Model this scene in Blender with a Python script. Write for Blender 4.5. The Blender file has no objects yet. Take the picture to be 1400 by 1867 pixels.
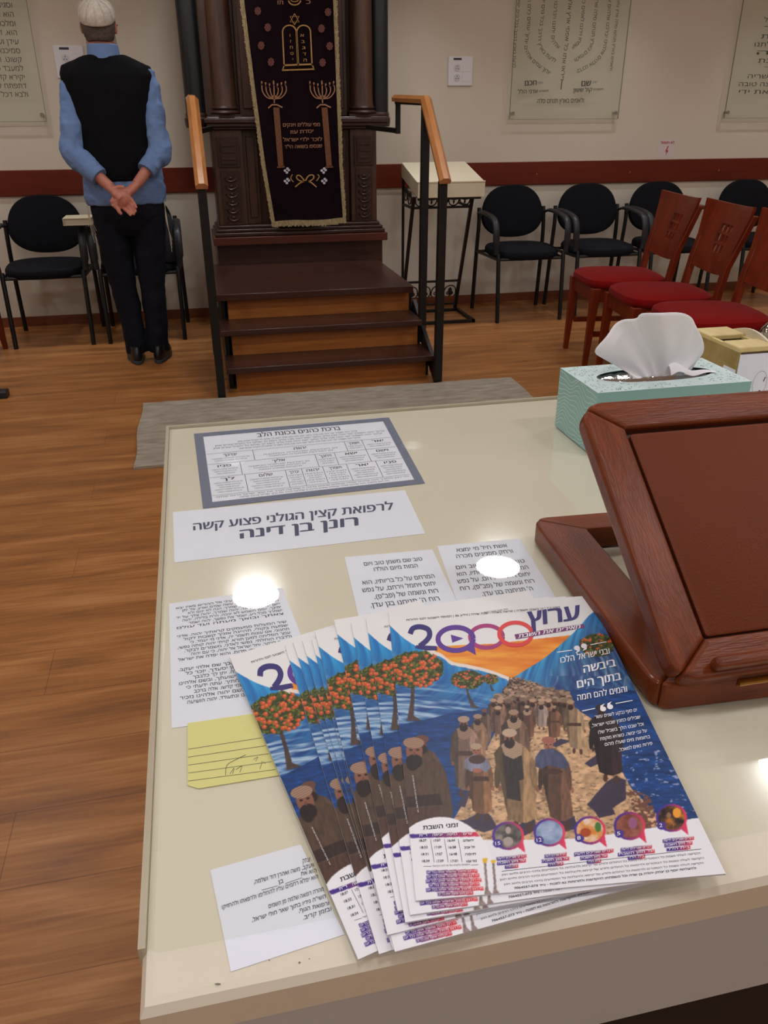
import bpy, math, random
import numpy as np
from mathutils import Vector, Matrix
from mathutils.geometry import delaunay_2d_cdt
random.seed(7); RNG = np.random.default_rng(7)
SC = bpy.context.scene; COL = SC.collection; PI = math.pi

# ------------------------------------------------------------------ camera
FPX, YAW, PITCH, ROLL, CAMH = 1466.7, 12.504, 26.326, -0.242, 1.27
def _basis():
    y, p, r = [math.radians(a) for a in (YAW, PITCH, ROLL)]
    f = np.array([math.sin(y)*math.cos(p), math.cos(y)*math.cos(p), -math.sin(p)])
    rt = np.array([math.cos(y), -math.sin(y), 0.]); up = np.cross(rt, f)
    return rt*math.cos(r)+up*math.sin(r), -rt*math.sin(r)+up*math.cos(r), f
CR, CU, CF = _basis(); CP = np.array([0, 0, CAMH])
cam = bpy.data.objects.new('camera', bpy.data.cameras.new('camera')); COL.objects.link(cam)
m4 = Matrix([[CR[i], CU[i], -CF[i], CP[i]] for i in range(3)] + [[0, 0, 0, 1]])
cam.matrix_world = m4
cam.data.sensor_fit = 'HORIZONTAL'; cam.data.sensor_width = 36; cam.data.lens = FPX/1400*36
cam.data.clip_start = .02; cam.data.clip_end = 50
SC.camera = cam
# ------------------------------------------------------------------ light, exposure
SC.view_settings.view_transform = 'Standard'; SC.view_settings.look = 'None'
SC.view_settings.gamma = 1; SC.view_settings.use_curve_mapping = False
SC.view_settings.exposure = -0.05
LAMP_W = 46.0
WORLD = 0.2
w = bpy.data.worlds.new('world'); SC.world = w; w.use_nodes = True
w.node_tree.nodes['Background'].inputs[0].default_value = (1, .93, .85, 1)
w.node_tree.nodes['Background'].inputs[1].default_value = WORLD

# measured places: where a line of sight meets a real plane (survey of the room)
def ray(x, y): return CF*FPX + CR*(x-700) - CU*(y-933.5)
def onz(x, y, z): v = ray(x, y); return CP + v*((z-CP[2])/v[2])
def ony(x, y, yy): v = ray(x, y); return CP + v*((yy-CP[1])/v[1])

# ------------------------------------------------------------------ materials
def srgb(c):
    return tuple(((v/255)/12.92 if v/255 <= .04045 else ((v/255+.055)/1.055)**2.4) for v in c)
MATS = {}
def mat(name, rgb, rough=.5, metal=0, spec=.5, noise=0, nscale=20, bump=0, bscale=200, coat=0, rgb2=None, stretch=None, trans=0, alpha=1, emit=None, sheen=0):
    if name in MATS: return MATS[name]
    m = bpy.data.materials.new(name); m.use_nodes = True; nt = m.node_tree; b = nt.nodes['Principled BSDF']
    c = srgb(rgb)+(1,); b.inputs['Base Color'].default_value = c
    b.inputs['Roughness'].default_value = rough; b.inputs['Metallic'].default_value = metal
    b.inputs['Specular IOR Level'].default_value = spec; b.inputs['Coat Weight'].default_value = coat
    b.inputs['Transmission Weight'].default_value = trans; b.inputs['Alpha'].default_value = alpha
    b.inputs['Sheen Weight'].default_value = sheen
    if emit: b.inputs['Emission Color'].default_value = c; b.inputs['Emission Strength'].default_value = emit
    N, L = nt.nodes, nt.links
    tc = N.new('ShaderNodeTexCoord'); mp = N.new('ShaderNodeMapping'); L.new(tc.outputs['Object'], mp.inputs[0])
    if stretch: mp.inputs['Scale'].default_value = stretch
    if rgb2 or noise:
        n = N.new('ShaderNodeTexNoise'); n.inputs['Scale'].default_value = nscale; n.inputs['Detail'].default_value = 6
        n.inputs['Roughness'].default_value = .62
        L.new(mp.outputs[0], n.inputs['Vector'])
        r = N.new('ShaderNodeValToRGB'); r.color_ramp.elements[0].position = .3; r.color_ramp.elements[1].position = .72
        c2 = srgb(rgb2) if rgb2 else tuple(v*(1-noise) for v in c[:3])
        r.color_ramp.elements[0].color = tuple(c2)+(1,); r.color_ramp.elements[1].color = c
        L.new(n.outputs[0], r.inputs[0]); L.new(r.outputs[0], b.inputs['Base Color'])
    if bump:
        n2 = N.new('ShaderNodeTexNoise'); n2.inputs['Scale'].default_value = bscale; n2.inputs['Detail'].default_value = 4
        L.new(mp.outputs[0], n2.inputs['Vector'])
        bp = N.new('ShaderNodeBump'); bp.inputs['Strength'].default_value = bump; bp.inputs['Distance'].default_value = .003
        L.new(n2.outputs[0], bp.inputs['Height']); L.new(bp.outputs[0], b.inputs['Normal'])
    MATS[name] = m; return m

WALL = mat('wall_paint', (216, 205, 188), .85, bump=.15, bscale=60, noise=.04, nscale=2.5)
CEIL = mat('ceiling_paint', (235, 230, 220), .9)
def floor_mat():
    m = bpy.data.materials.new('laminate_floor'); m.use_nodes = True; nt = m.node_tree; N, L = nt.nodes, nt.links
    b = N['Principled BSDF']; tc = N.new('ShaderNodeTexCoord')
    br = N.new('ShaderNodeTexBrick'); br.inputs['Scale'].default_value = 1
    br.inputs['Brick Width'].default_value = 1.28; br.inputs['Row Height'].default_value = .19
    br.inputs['Mortar Size'].default_value = .0012; br.inputs['Mortar Smooth'].default_value = .3
    br.inputs['Color1'].default_value = (.35, .35, .35, 1); br.inputs['Color2'].default_value = (.65, .65, .65, 1)
    br.inputs['Mortar'].default_value = (.1, .1, .1, 1); br.offset = .37; br.offset_frequency = 3; br.squash = 1.0
    L.new(tc.outputs['Object'], br.inputs['Vector'])
    def nz(scale, st, det=5):
        mp = N.new('ShaderNodeMapping'); mp.inputs['Scale'].default_value = st; L.new(tc.outputs['Object'], mp.inputs[0])
        n = N.new('ShaderNodeTexNoise'); n.inputs['Scale'].default_value = scale; n.inputs['Detail'].default_value = det
        n.inputs['Distortion'].default_value = .6
        L.new(mp.outputs[0], n.inputs['Vector']); return n
    n1 = nz(3.2, (.55, 4.6, 1)); n2 = nz(12, (.5, 9, 1), 8)
    mx = N.new('ShaderNodeMix'); mx.data_type = 'FLOAT'; mx.inputs[0].default_value = .38
    L.new(n1.outputs[0], mx.inputs[2]); L.new(n2.outputs[0], mx.inputs[3])
    mx2 = N.new('ShaderNodeMix'); mx2.data_type = 'FLOAT'; mx2.inputs[0].default_value = .12
    L.new(mx.outputs[0], mx2.inputs[2]); L.new(br.outputs['Color'], mx2.inputs[3])
    r = N.new('ShaderNodeValToRGB'); e = r.color_ramp.elements
    e[0].position = .36; e[0].color = srgb((126, 80, 42))+(1,); e[1].position = .66; e[1].color = srgb((182, 128, 76))+(1,)
    k = e.new(.5); k.color = srgb((155, 100, 52))+(1,)
    L.new(mx2.outputs[0], r.inputs[0])
    mm = N.new('ShaderNodeMix'); mm.data_type = 'RGBA'; mm.blend_type = 'MULTIPLY'; mm.inputs[0].default_value = .45
    L.new(r.outputs[0], mm.inputs[6])
    inv = N.new('ShaderNodeValToRGB'); inv.color_ramp.elements[0].color = (1, 1, 1, 1); inv.color_ramp.elements[1].color = (.3, .25, .2, 1)
    L.new(br.outputs['Fac'], inv.inputs[0]); L.new(inv.outputs[0], mm.inputs[7])
    L.new(mm.outputs[2], b.inputs['Base Color'])
    b.inputs['Roughness'].default_value = .36; b.inputs['Specular IOR Level'].default_value = .4
    return m
FLOOR = floor_mat()
RAILM = mat('reddish_rail_wood', (110, 36, 12), .5, spec=.3, rgb2=(94, 28, 9), nscale=6, stretch=(.5, 8, 8))
SKIRT = mat('skirting_wood', (135, 72, 40), .5, rgb2=(110, 56, 30), nscale=6, stretch=(.6, 8, 8))
DARKW = mat('dark_walnut', (72, 36, 24), .34, rgb2=(50, 24, 16), nscale=5, stretch=(.6, 8, 8))
TREAD = mat('dark_brown_step', (66, 36, 28), .3, rgb2=(54, 29, 22), nscale=5, stretch=(.6, 8, 8))
RISER = mat('orange_oak_riser', (186, 116, 50), .4, rgb2=(148, 84, 34), nscale=4, stretch=(.7, 5, 9))
ARKW = mat('antique_walnut', (88, 56, 38), .42, rgb2=(48, 30, 21), nscale=5, stretch=(6, 6, .7), bump=.2, bscale=50)
ARKD = mat('antique_walnut_carving', (64, 36, 26), .4, rgb2=(44, 24, 18), nscale=18)
BLKCOL = mat('black_stone_column', (26, 28, 30), .35, rgb2=(16, 18, 20), nscale=7)
BLKMET = mat('black_metal', (16, 14, 14), .45, spec=.4)
BLKPL = mat('black_plastic', (34, 34, 38), .42, spec=.4, bump=.1, bscale=300)
BLKFAB = mat('black_upholstery', (19, 19, 24), .95, spec=.15, bump=.4, bscale=400)
HAND = mat('varnished_beech', (204, 142, 84), .25, rgb2=(184, 118, 62), nscale=5, stretch=(8, 1, 3), coat=.4)
CREAM = mat('cream_lacquer', (232, 225, 207), .12, spec=.6, rgb2=(229, 221, 202), nscale=1.5)
CREAMD = mat('cream_panel', (200, 204, 204), .35)
CREAM2 = mat('cream_board', (222, 212, 184), .35)
PLATE = mat('white_plastic', (226, 224, 226), .35)
WHITEP = mat('white_paper', (238, 241, 255), .55)
GREYLINE = mat('dark_ink', (62, 60, 70), .8)
INKBLUE = mat('blue_grey_ink', (74, 80, 112), .8)
GLASSINK = mat('black_lettering', (64, 64, 52), .7)
YELLOW = mat('yellow_note_paper', (232, 226, 150), .7)
RUGM = mat('grey_beige_pile', (174, 164, 150), .98, spec=.1, rgb2=(138, 126, 112), nscale=9, stretch=(1, 3.2, 1), bump=.8, bscale=180)
REDF = mat('red_velour', (124, 14, 12), .95, spec=.1, sheen=.04, bump=.35, bscale=300)
MAHO = mat('mahogany_chair_wood', (132, 46, 16), .4, spec=.35, rgb2=(100, 32, 10), nscale=5, stretch=(4, 4, 1))
SHT = mat('mahogany_stand_wood', (130, 60, 24), .33, spec=.3, rgb2=(92, 38, 12), nscale=10, stretch=(8, 1, 2), coat=.05, bump=.15, bscale=80)
SHTH = mat('mahogany_stand_crosswood', (130, 60, 24), .33, spec=.3, rgb2=(92, 38, 12), nscale=10, stretch=(1, 8, 8), coat=.05, bump=.15, bscale=80)
LEATH = mat('brown_leatherette', (112, 52, 26), .5, spec=.2, rgb2=(104, 47, 22), nscale=3, bump=.25, bscale=500)
BRASS = mat('brass', (176, 130, 60), .3, metal=1)
STEEL = mat('brushed_steel', (170, 168, 165), .25, metal=1)
CHROME = mat('chrome', (210, 210, 210), .08, metal=1)
GOLD = mat('gold_thread', (214, 168, 92), .55, rgb2=(150, 108, 52), nscale=160)
GOLDP = mat('pale_gold_thread', (190, 140, 100), .6, rgb2=(140, 92, 66), nscale=160)
ROSET = mat('rose_thread', (130, 74, 62), .7, rgb2=(80, 40, 42), nscale=160)
VELV = mat('dark_plum_velvet', (27, 8, 19), .95, spec=.1, sheen=.08, rgb2=(18, 6, 13), nscale=6)
FRINGE = mat('gold_fringe', (200, 184, 142), .8, rgb2=(132, 108, 66), nscale=60, stretch=(3, 3, 1), bump=.7, bscale=250)
SKIN = mat('skin', (196, 130, 108), .5, rgb2=(182, 110, 92), nscale=25)
SHIRT = mat('light_blue_cotton', (112, 140, 186), .85, rgb2=(98, 126, 172), nscale=5, bump=.5, bscale=14)
VEST = mat('black_knit', (15, 15, 19), .95, spec=.15, bump=.3, bscale=250)
TROUS = mat('navy_black_cloth', (18, 19, 30), .9, spec=.2, bump=.3, bscale=12)
SHOE = mat('black_leather', (20, 20, 22), .35)
SOLE = mat('grey_rubber', (56, 58, 62), .7)
HAIRM = mat('grey_brown_hair', (104, 92, 82), .8, rgb2=(70, 60, 54), nscale=60, stretch=(4, 4, 1), bump=.5, bscale=150)
CAPM = mat('white_crochet', (222, 214, 202), .9, rgb2=(190, 180, 168), nscale=70, bump=.8, bscale=160)
TISSUE = mat('white_tissue', (246, 246, 250), .9, bump=.2, bscale=120)
FOIL = mat('clear_film', (200, 200, 200), .12, metal=.9, bump=.35, bscale=60)
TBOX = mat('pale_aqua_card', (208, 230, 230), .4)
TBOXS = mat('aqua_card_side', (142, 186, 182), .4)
TBDOT = mat('teal_print', (70, 120, 124), .5)
TBLINE = mat('white_print_line', (206, 228, 222), .5)
PINE = mat('pale_yellow_wood', (226, 206, 148), .5, rgb2=(206, 182, 120), nscale=8, stretch=(5, 1, 5))
TANPL = mat('stained_translucent_plastic', (196, 178, 130), .35, rgb2=(150, 126, 66), nscale=14)
DARKIN = mat('dark_box_interior', (96, 76, 56), .6)
LAMPM = mat('lit_lamp_diffuser', (250, 250, 252), .5, emit=LAMP_W)
FILLM = mat('wall_fill_emitter', (250, 250, 252), .5, emit=LAMP_W*6)  # emitter of the added fill lights by the ark wall
LAMPR = mat('white_lamp_rim', (235, 235, 232), .4)
RED = mat('red_print', (190, 40, 40), .6)
EDGE = mat('paper_edges', (214, 214, 222), .8)
def glassmat(name, rgb, alpha, rough=.02):
    m = bpy.data.materials.new(name); m.use_nodes = True; nt = m.node_tree; N, L = nt.nodes, nt.links
    N.remove(N['Principled BSDF']); out = N['Material Output']
    tr = N.new('ShaderNodeBsdfTransparent'); tr.inputs[0].default_value = (.99, .995, .985, 1)
    df = N.new('ShaderNodeBsdfDiffuse'); df.inputs[0].default_value = srgb(rgb)+(1,)
    gl = N.new('ShaderNodeBsdfGlossy'); gl.inputs['Roughness'].default_value = rough; fr = N.new('ShaderNodeFresnel'); fr.inputs[0].default_value = 1.45
    m1 = N.new('ShaderNodeMixShader'); m1.inputs[0].default_value = alpha; L.new(tr.outputs[0], m1.inputs[1]); L.new(df.outputs[0], m1.inputs[2])
    ge = N.new('ShaderNodeNewGeometry'); mu = N.new('ShaderNodeMath'); mu.operation = 'SUBTRACT'; mu.use_clamp = True
    L.new(fr.outputs[0], mu.inputs[0]); L.new(ge.outputs['Backfacing'], mu.inputs[1])
    m2 = N.new('ShaderNodeMixShader'); L.new(mu.outputs[0], m2.inputs[0]); L.new(m1.outputs[0], m2.inputs[1]); L.new(gl.outputs[0], m2.inputs[2]); L.new(m2.outputs[0], out.inputs[0])
    return m
GLASS = glassmat('green_tinted_glass', (214, 222, 196), .09)
GLEDGE = glassmat('glass_edge', (110, 124, 100), .75)
COVERM = glassmat('clear_desk_cover', (228, 226, 216), .012)

# ------------------------------------------------------------------ object helpers
def origin(o):
    v = Vector((0, 0, 0))
    while o: v += o.location; o = o.parent
    return v
def setp(o, label=None, cat=None, group=None, kind=None):
    if label: o['label'] = label
    if cat: o['category'] = cat
    if group: o['group'] = group
    if kind: o['kind'] = kind
    return o
def thing(name, loc, label, cat, group=None):
    o = bpy.data.objects.new(name, None); COL.objects.link(o); o.location = loc; o.empty_display_size = .05
    return setp(o, label, cat, group)
def rawobj(name, V, F, m, parent=None, smooth=True):
    V = np.asarray(V, dtype=float)
    if parent is not None: V = V - np.array(origin(parent))
    me = bpy.data.meshes.new(name); me.from_pydata(V.tolist(), [], F); me.update()
    me.materials.append(m)
    if smooth:
        me.polygons.foreach_set('use_smooth', [True]*len(me.polygons))
        try: me.set_sharp_from_angle(angle=math.radians(38))
        except Exception: pass
    o = bpy.data.objects.new(name, me); COL.objects.link(o)
    if parent is not None: o.parent = parent
    return o
def bevel(o, wd, seg=2, ang=40):
    b = o.modifiers.new('bevel', 'BEVEL'); b.width = wd; b.segments = seg; b.limit_method = 'ANGLE'; b.angle_limit = math.radians(ang)
    return o
class MB:
    def __init__(s): s.V = []; s.F = []
    def add(s, V, F):
        n = len(s.V); s.V += [tuple(map(float, v)) for v in V]; s.F += [tuple(i+n for i in f) for f in F]; return s
    def box(s, x0, x1, y0, y1, z0, z1, M=None):
        V = [(x, y, z) for z in (z0, z1) for x, y in ((x0, y0), (x1, y0), (x1, y1), (x0, y1))]
        if M is not None: V = [tuple(M @ Vector(v)) for v in V]
        return s.add(V, [(0, 3, 2, 1), (4, 5, 6, 7), (0, 1, 5, 4), (1, 2, 6, 5), (2, 3, 7, 6), (3, 0, 4, 7)])
    def bar(s, a, b, wx, wz=None, up=(0, 0, 1)):
        a = Vector(a); b = Vector(b); d = (b-a).normalized(); wz = wz or wx
        u = Vector(up)
        if abs(d.dot(u)) > .98: u = Vector((0, 1, 0))
        sx = d.cross(u).normalized(); sz = sx.cross(d)
        V = [p + sx*i*wx/2 + sz*j*wz/2 for p in (a, b) for i, j in ((-1, -1), (1, -1), (1, 1), (-1, 1))]
        return s.add(V, [(3, 2, 1, 0), (4, 5, 6, 7), (0, 1, 5, 4), (1, 2, 6, 5), (2, 3, 7, 6), (3, 0, 4, 7)])
    def loft(s, rings, cap=True):
        n = len(rings[0]); V = [p for r in rings for p in r]; F = []
        for i in range(len(rings)-1):
            for j in range(n):
                k = (j+1) % n; F.append((i*n+j, i*n+k, (i+1)*n+k, (i+1)*n+j))
        if cap:
            F.append(tuple(reversed(range(n)))); F.append(tuple((len(rings)-1)*n+j for j in range(n)))
        return s.add(V, F)
    def tube(s, pts, r, n=10, up=(0, 0, 1), flat=1.0):
        P = [Vector(p) for p in pts]; R = r if hasattr(r, '__len__') else [r]*len(P); rings = []
        prev = None
        for i, p in enumerate(P):
            d = (P[min(i+1, len(P)-1)]-P[max(i-1, 0)]).normalized()
            if prev is None:
                u = Vector(up)
                if abs(d.dot(u)) > .95: u = Vector((1, 0, 0))
                a = d.cross(u).normalized()
            else:
                a = (prev - d*prev.dot(d)).normalized()
            prev = a; b = d.cross(a)
            rings.append([p + a*math.cos(t)*R[i] + b*math.sin(t)*R[i]*flat for t in [2*PI*k/n for k in range(n)]])
        return s.loft(rings)
    def lathe(s, prof, cx, cy, n=24):
        return s.loft([[(cx+r*math.cos(2*PI*k/n), cy+r*math.sin(2*PI*k/n), z) for k in range(n)] for r, z in prof])
    def ball(s, c, rx, ry, rz, n=16, m=10):
        rings = []
        for i in range(1, m):
            t = PI*i/m - PI/2
            rings.append([(c[0]+rx*math.cos(t)*math.cos(2*PI*k/n), c[1]+ry*math.cos(t)*math.sin(2*PI*k/n), c[2]+rz*math.sin(t)) for k in range(n)])
        return s.loft(rings)
    def prism(s, poly, f0, f1):
        n = len(poly); V = [f0(p) for p in poly]+[f1(p) for p in poly]
        F = [tuple(range(n)), tuple(reversed(range(n, 2*n)))]+[(i, i+n, (i+1) % n+n, (i+1) % n) for i in range(n)]
        return s.add(V, F)
    def obj(s, name, m, parent=None, smooth=True, bev=0):
        o = rawobj(name, s.V, s.F, m, parent, smooth)
        if bev: bevel(o, bev)
        return o
def box(name, m, parent, x0, x1, y0, y1, z0, z1, bev=0):
    return MB().box(x0, x1, y0, y1, z0, z1).obj(name, m, parent, bev=bev)
def cat(pts, n=6):      # smooth polyline through points
    P = [np.array(p, float) for p in pts]; P = [2*P[0]-P[1]]+P+[2*P[-1]-P[-2]]; out = []
    for i in range(1, len(P)-2):
        for k in range(n):
            t = k/n; a, b, c, d = P[i-1:i+3]
            out.append(.5*((2*b)+(c-a)*t+(2*a-5*b+4*c-d)*t*t+(3*b-a-3*c+d)*t**3))
    return out+[P[-2]]
def rrect(x0, x1, y0, y1, r, n=6):
    out = []
    for cx, cy, a in ((x1-r, y1-r, 0), (x0+r, y1-r, 90), (x0+r, y0+r, 180), (x1-r, y0+r, 270)):
        for k in range(n+1):
            t = math.radians(a+90*k/n); out.append((cx+r*math.cos(t), cy+r*math.sin(t)))
    return out
def copy_tree(o, parent=None):
    c = o.copy(); COL.objects.link(c)
    if parent is not None: c.parent = parent
    for ch in list(o.children): copy_tree(ch, c)
    return c

# ------------------------------------------------------------------ lettering
_tc = {}
def flip(t):     # visual order for a right-to-left line: numbers and Latin keep theirs
    out = []; run = ''
    for ch in t[::-1]:
        if ch.isdigit() or (run and ch in '.:/'): run += ch
        else:
            if run: out.append(run[::-1]); run = ''
            out.append({'(': ')', ')': '('}.get(ch, ch))
    if run: out.append(run[::-1])
    return ''.join(out)
def glyphs(t, bold=0.0, shear=0.0, ltr=False):
    key = (t, shear, ltr)
    if key in _tc: return _tc[key]
    cu = bpy.data.curves.new('t', 'FONT'); cu.body = t if ltr else flip(t); cu.size = 20; cu.shear = shear
    cu.resolution_u = 3; cu.fill_mode = 'NONE'
    ob = bpy.data.objects.new('t', cu); COL.objects.link(ob)
    dg = bpy.context.evaluated_depsgraph_get(); me = bpy.data.meshes.new_from_object(ob.evaluated_get(dg))
    n = len(me.vertices); raw = np.zeros(n*3); me.vertices.foreach_get('co', raw); raw = raw.reshape(-1, 3)[:, :2]/20
    ed = np.zeros(len(me.edges)*2, dtype=int); me.edges.foreach_get('vertices', ed); ed = ed.reshape(-1, 2)
    bpy.data.objects.remove(ob); bpy.data.curves.remove(cu); bpy.data.meshes.remove(me)
    # closed contours are runs of consecutive vertices; fill each letter by non-zero winding
    nxt = set(int(a) for a, c in np.sort(ed, 1) if c == a+1); runs = []; st = 0
    for k in range(n):
        if k not in nxt: runs.append((st, k+1)); st = k+1
    runs = [r for r in runs if r[1]-r[0] > 2]
    runs.sort(key=lambda r: raw[r[0]:r[1], 0].min()); groups = []; right = -9e9
    for r in runs:
        lo, hi = raw[r[0]:r[1], 0].min(), raw[r[0]:r[1], 0].max()
        if groups and lo < right: groups[-1].append(r); right = max(right, hi)
        else: groups.append([r]); right = hi
    VV, F = [], []
    for gset in groups:
        vs, es = [], []
        for a, c in gset:
            m = len(vs); q = raw[a:c]; vs += [Vector((float(x), float(y))) for x, y in q]; es += [(m+k, m+(k+1) % (c-a)) for k in range(c-a)]
        ov, oe, of = delaunay_2d_cdt(vs, es, [], 0, 1e-6)[:3]
        P = np.array([v[:] for v in ov]); T = np.array([f for f in of if len(f) == 3])
        if not len(T): continue
        cen = P[T].mean(1); V0 = np.array([vs[e_[0]][:] for e_ in es]); V1 = np.array([vs[e_[1]][:] for e_ in es])
        y = cen[:, 1:2]; x = cen[:, :1]; up_ = (V0[:, 1] <= y) & (V1[:, 1] > y); dn = (V0[:, 1] > y) & (V1[:, 1] <= y)
        side = (V1[:, 0]-V0[:, 0])*(y-V0[:, 1])-(x-V0[:, 0])*(V1[:, 1]-V0[:, 1])
        wn = (up_ & (side > 0)).sum(1)-(dn & (side < 0)).sum(1)
        m = len(VV); VV += P.tolist(); F += [tuple(int(k)+m for k in tr_) for tr_ in T[wn != 0]]
    co = np.array(VV).reshape(-1, 2)
    if len(co): co[:, 0] -= co[:, 0].min(); wd = co[:, 0].max()
    else: wd = 1
    _tc[key] = (co, F, wd); return _tc[key]
_c = glyphs('ה')[0]; CAPH = float(_c[:, 1].max()-_c[:, 1].min())   # height of a Hebrew letter at size 1
class Ink:
    """collects lettering; each line is laid along a baseline in a 2D frame, then mapped to the surface"""
    def __init__(s, mapf, n=(0, 0, 6e-5)): s.mb = MB(); s.mapf = mapf; s.n = np.array(n)
    def line(s, t, a, b, h, bold=0.0, up=None, fit=True, align='c', shear=0.0, ltr=False):
        co, F, wd = glyphs(t, bold, shear, ltr)
        if not F: return s
        a = np.array(a, float); b = np.array(b, float); d = b-a
        L = np.linalg.norm(d); e = d/L
        u = np.array(up, float)/np.linalg.norm(up) if up is not None else np.array([-e[1], e[0]])
        ky = h/CAPH; kx = L/wd if fit else ky
        off = 0 if fit else {'c': (L-wd*kx)/2, 'l': 0, 'r': L-wd*kx}[align]
        for kk, db in enumerate((0,) if not bold else (-bold*.8, 0, bold*.8)):
            P = a + e*((co[:, :1]+db)*kx+off) + u*(co[:, 1:]*ky)
            s.mb.add([np.array(s.mapf(p))+s.n*kk for p in P], F)
        return s
    def poly(s, pts): s.mb.add([s.mapf(p) for p in pts], [tuple(range(len(pts)))]); return s
    def stroke(s, pts, wd):
        P = [np.array(p, float) for p in pts]; V = []
        for i, p in enumerate(P):
            d = P[min(i+1, len(P)-1)]-P[max(i-1, 0)]; n = np.array([-d[1], d[0]])/(np.linalg.norm(d)+1e-9)*wd/2
            V += [p+n, p-n]
        s.mb.add([s.mapf(v) for v in V], [(2*i, 2*i+1, 2*i+3, 2*i+2) for i in range(len(P)-1)]); return s
    def disc(s, c, rx, ry=None, n=14):
        ry = ry or rx; return s.poly([(c[0]+rx*math.cos(2*PI*k/n), c[1]+ry*math.sin(2*PI*k/n)) for k in range(n)])
    def ring(s, c, rx, ry, wd, n=28, a0=0, a1=2*PI):
        return s.stroke([(c[0]+rx*math.cos(a0+(a1-a0)*k/n), c[1]+ry*math.sin(a0+(a1-a0)*k/n)) for k in range(n+1)], wd)
    def obj(s, name, m, parent):
        return s.mb.obj(name, m, parent, smooth=False)

# ------------------------------------------------------------------ the room
YW = 5.80; XL, XR, YB, ZC = -3.2, 5.6, -3.0, 2.72
def struct(name, m, *a, **k): return setp(box(name, m, None, *a, **k), kind='structure')
struct('floor', FLOOR, XL, XR, YB, YW, -.05, 0)
struct('ceiling', CEIL, XL-.1, XR+.1, YB-.1, YW+.1, ZC, ZC+.1)
struct('wall_back', WALL, XL-.1, XR+.1, YW, YW+.1, -.05, ZC)
struct('wall_left', WALL, XL-.1, XL, YB, YW, -.05, ZC)
struct('wall_right', WALL, XR, XR+.1, YB, YW, -.05, ZC)
struct('wall_front', WALL, XL-.1, XR+.1, YB-.1, YB, -.05, ZC)
struct('baseboard_back', SKIRT, XL, XR, YW-.012, YW, 0, .062)
tr = struct('trim_1', RAILM, XL, XR, YW-.018, YW, .815, .965, bev=.004)
scr = MB()
for i in range(9):
    scr.ball((-1.2+.72*i, YW-.019, .885), .006, .002, .006, 8, 6)
scr.obj('screw_cap', mat('screw_cap', (150, 96, 70), .5), tr); 
# ceiling downlights, plus an added row of fill lights by the ark wall
def fill_can(x, y, lab):  # added fill light for the back wall; its depth hides the emitter from reflections
    t = thing('added_wall_fill', (x, y, ZC), lab, 'ceiling light', 'added fill lights near the ark wall')
    n, r, zb = 28, .078, ZC-.19
    MB().loft([[(x+q*math.cos(2*PI*k/n), y+q*math.sin(2*PI*k/n), z) for k in range(n)] for q, z in ((.086, ZC), (.086, zb), (r, zb))], cap=False).obj('housing', LAMPR, t)
    MB().loft([[(x+r*math.cos(2*PI*k/n), y+r*math.sin(2*PI*k/n), z) for k in range(n)] for z in (zb+.0005, ZC-.02)], cap=False).obj('dark_baffle', BLKMET, t)  # keeps the added emitter out of the table's reflection
    MB().add([(x+(r-.001)*math.cos(2*PI*k/n), y+(r-.001)*math.sin(2*PI*k/n), ZC-.03) for k in range(n)], [tuple(reversed(range(n)))]).obj('diffuser', FILLM, t)
def lamp(x, y, lab):
    t = thing('ceiling_downlight', (x, y, ZC), lab, 'ceiling light', 'round ceiling downlights')
    m = MB(); r, n = .12, 32
    m.add([(x+r*math.cos(2*PI*k/n), y+r*math.sin(2*PI*k/n), ZC-.012) for k in range(n)], [tuple(reversed(range(n)))])
    m.obj('diffuser', LAMPM, t)
    m = MB(); m.loft([[(x+q*math.cos(2*PI*k/n), y+q*math.sin(2*PI*k/n), z) for k in range(n)] for q, z in ((.122, ZC), (.15, ZC), (.15, ZC-.006), (.122, ZC-.016), (.122, ZC))], cap=False)
    m.obj('rim', LAMPR, t)
for i, x in enumerate((-2.58, -1.23, .12, 1.47, 2.82, 4.17)):
    fill_can((-2.4, -1.1, .1, 1.35, 2.75, 4.2)[i], 5.15, 'added unseen fill light in a white cylinder, brightening the ark wall, above the picture')
    for j, y in enumerate((3.68, 1.95, .2, -1.5)):
        lamp(x + (0 if j % 2 == 0 else .58 if x < 4 else .3), y, 'white round lit downlight recessed in the ceiling outside the picture')

# ------------------------------------------------------------------ rug and steps
def rug():
    n, k = 60, 26; V = []; F = []
    def P(u, v, z):
        x = -.335+u*1.89 + .006*math.sin(v*9); y = 3.10+v*.812+.004*math.sin(u*23)
        return (x, y, z)
    g = MB()
    top = [P(i/n, j/k, .012+.001*math.sin(i*1.7+j)) for i in range(n+1) for j in range(k+1)]
    F = [(i*(k+1)+j, (i+1)*(k+1)+j, (i+1)*(k+1)+j+1, i*(k+1)+j+1) for i in range(n) for j in range(k)]
    b = [(i, 0) for i in range(n+1)]+[(n, j) for j in range(1, k+1)]+[(i, k) for i in range(n-1, -1, -1)]+[(0, j) for j in range(k-1, 0, -1)]
    idx = [i*(k+1)+j for i, j in b]; n0 = len(top); low = [(top[q][0], top[q][1], .0005) for q in idx]
    F += [(idx[i], n0+i, n0+(i+1) % len(idx), idx[(i+1) % len(idx)]) for i in range(len(idx))]
    F = [tuple(f) for f in F]
    g.add(top+low, F)
    return setp(g.obj('rug', RUGM, None), 'plain grey beige rug lying on the floor at the foot of the steps', 'rug')
rug()

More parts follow.
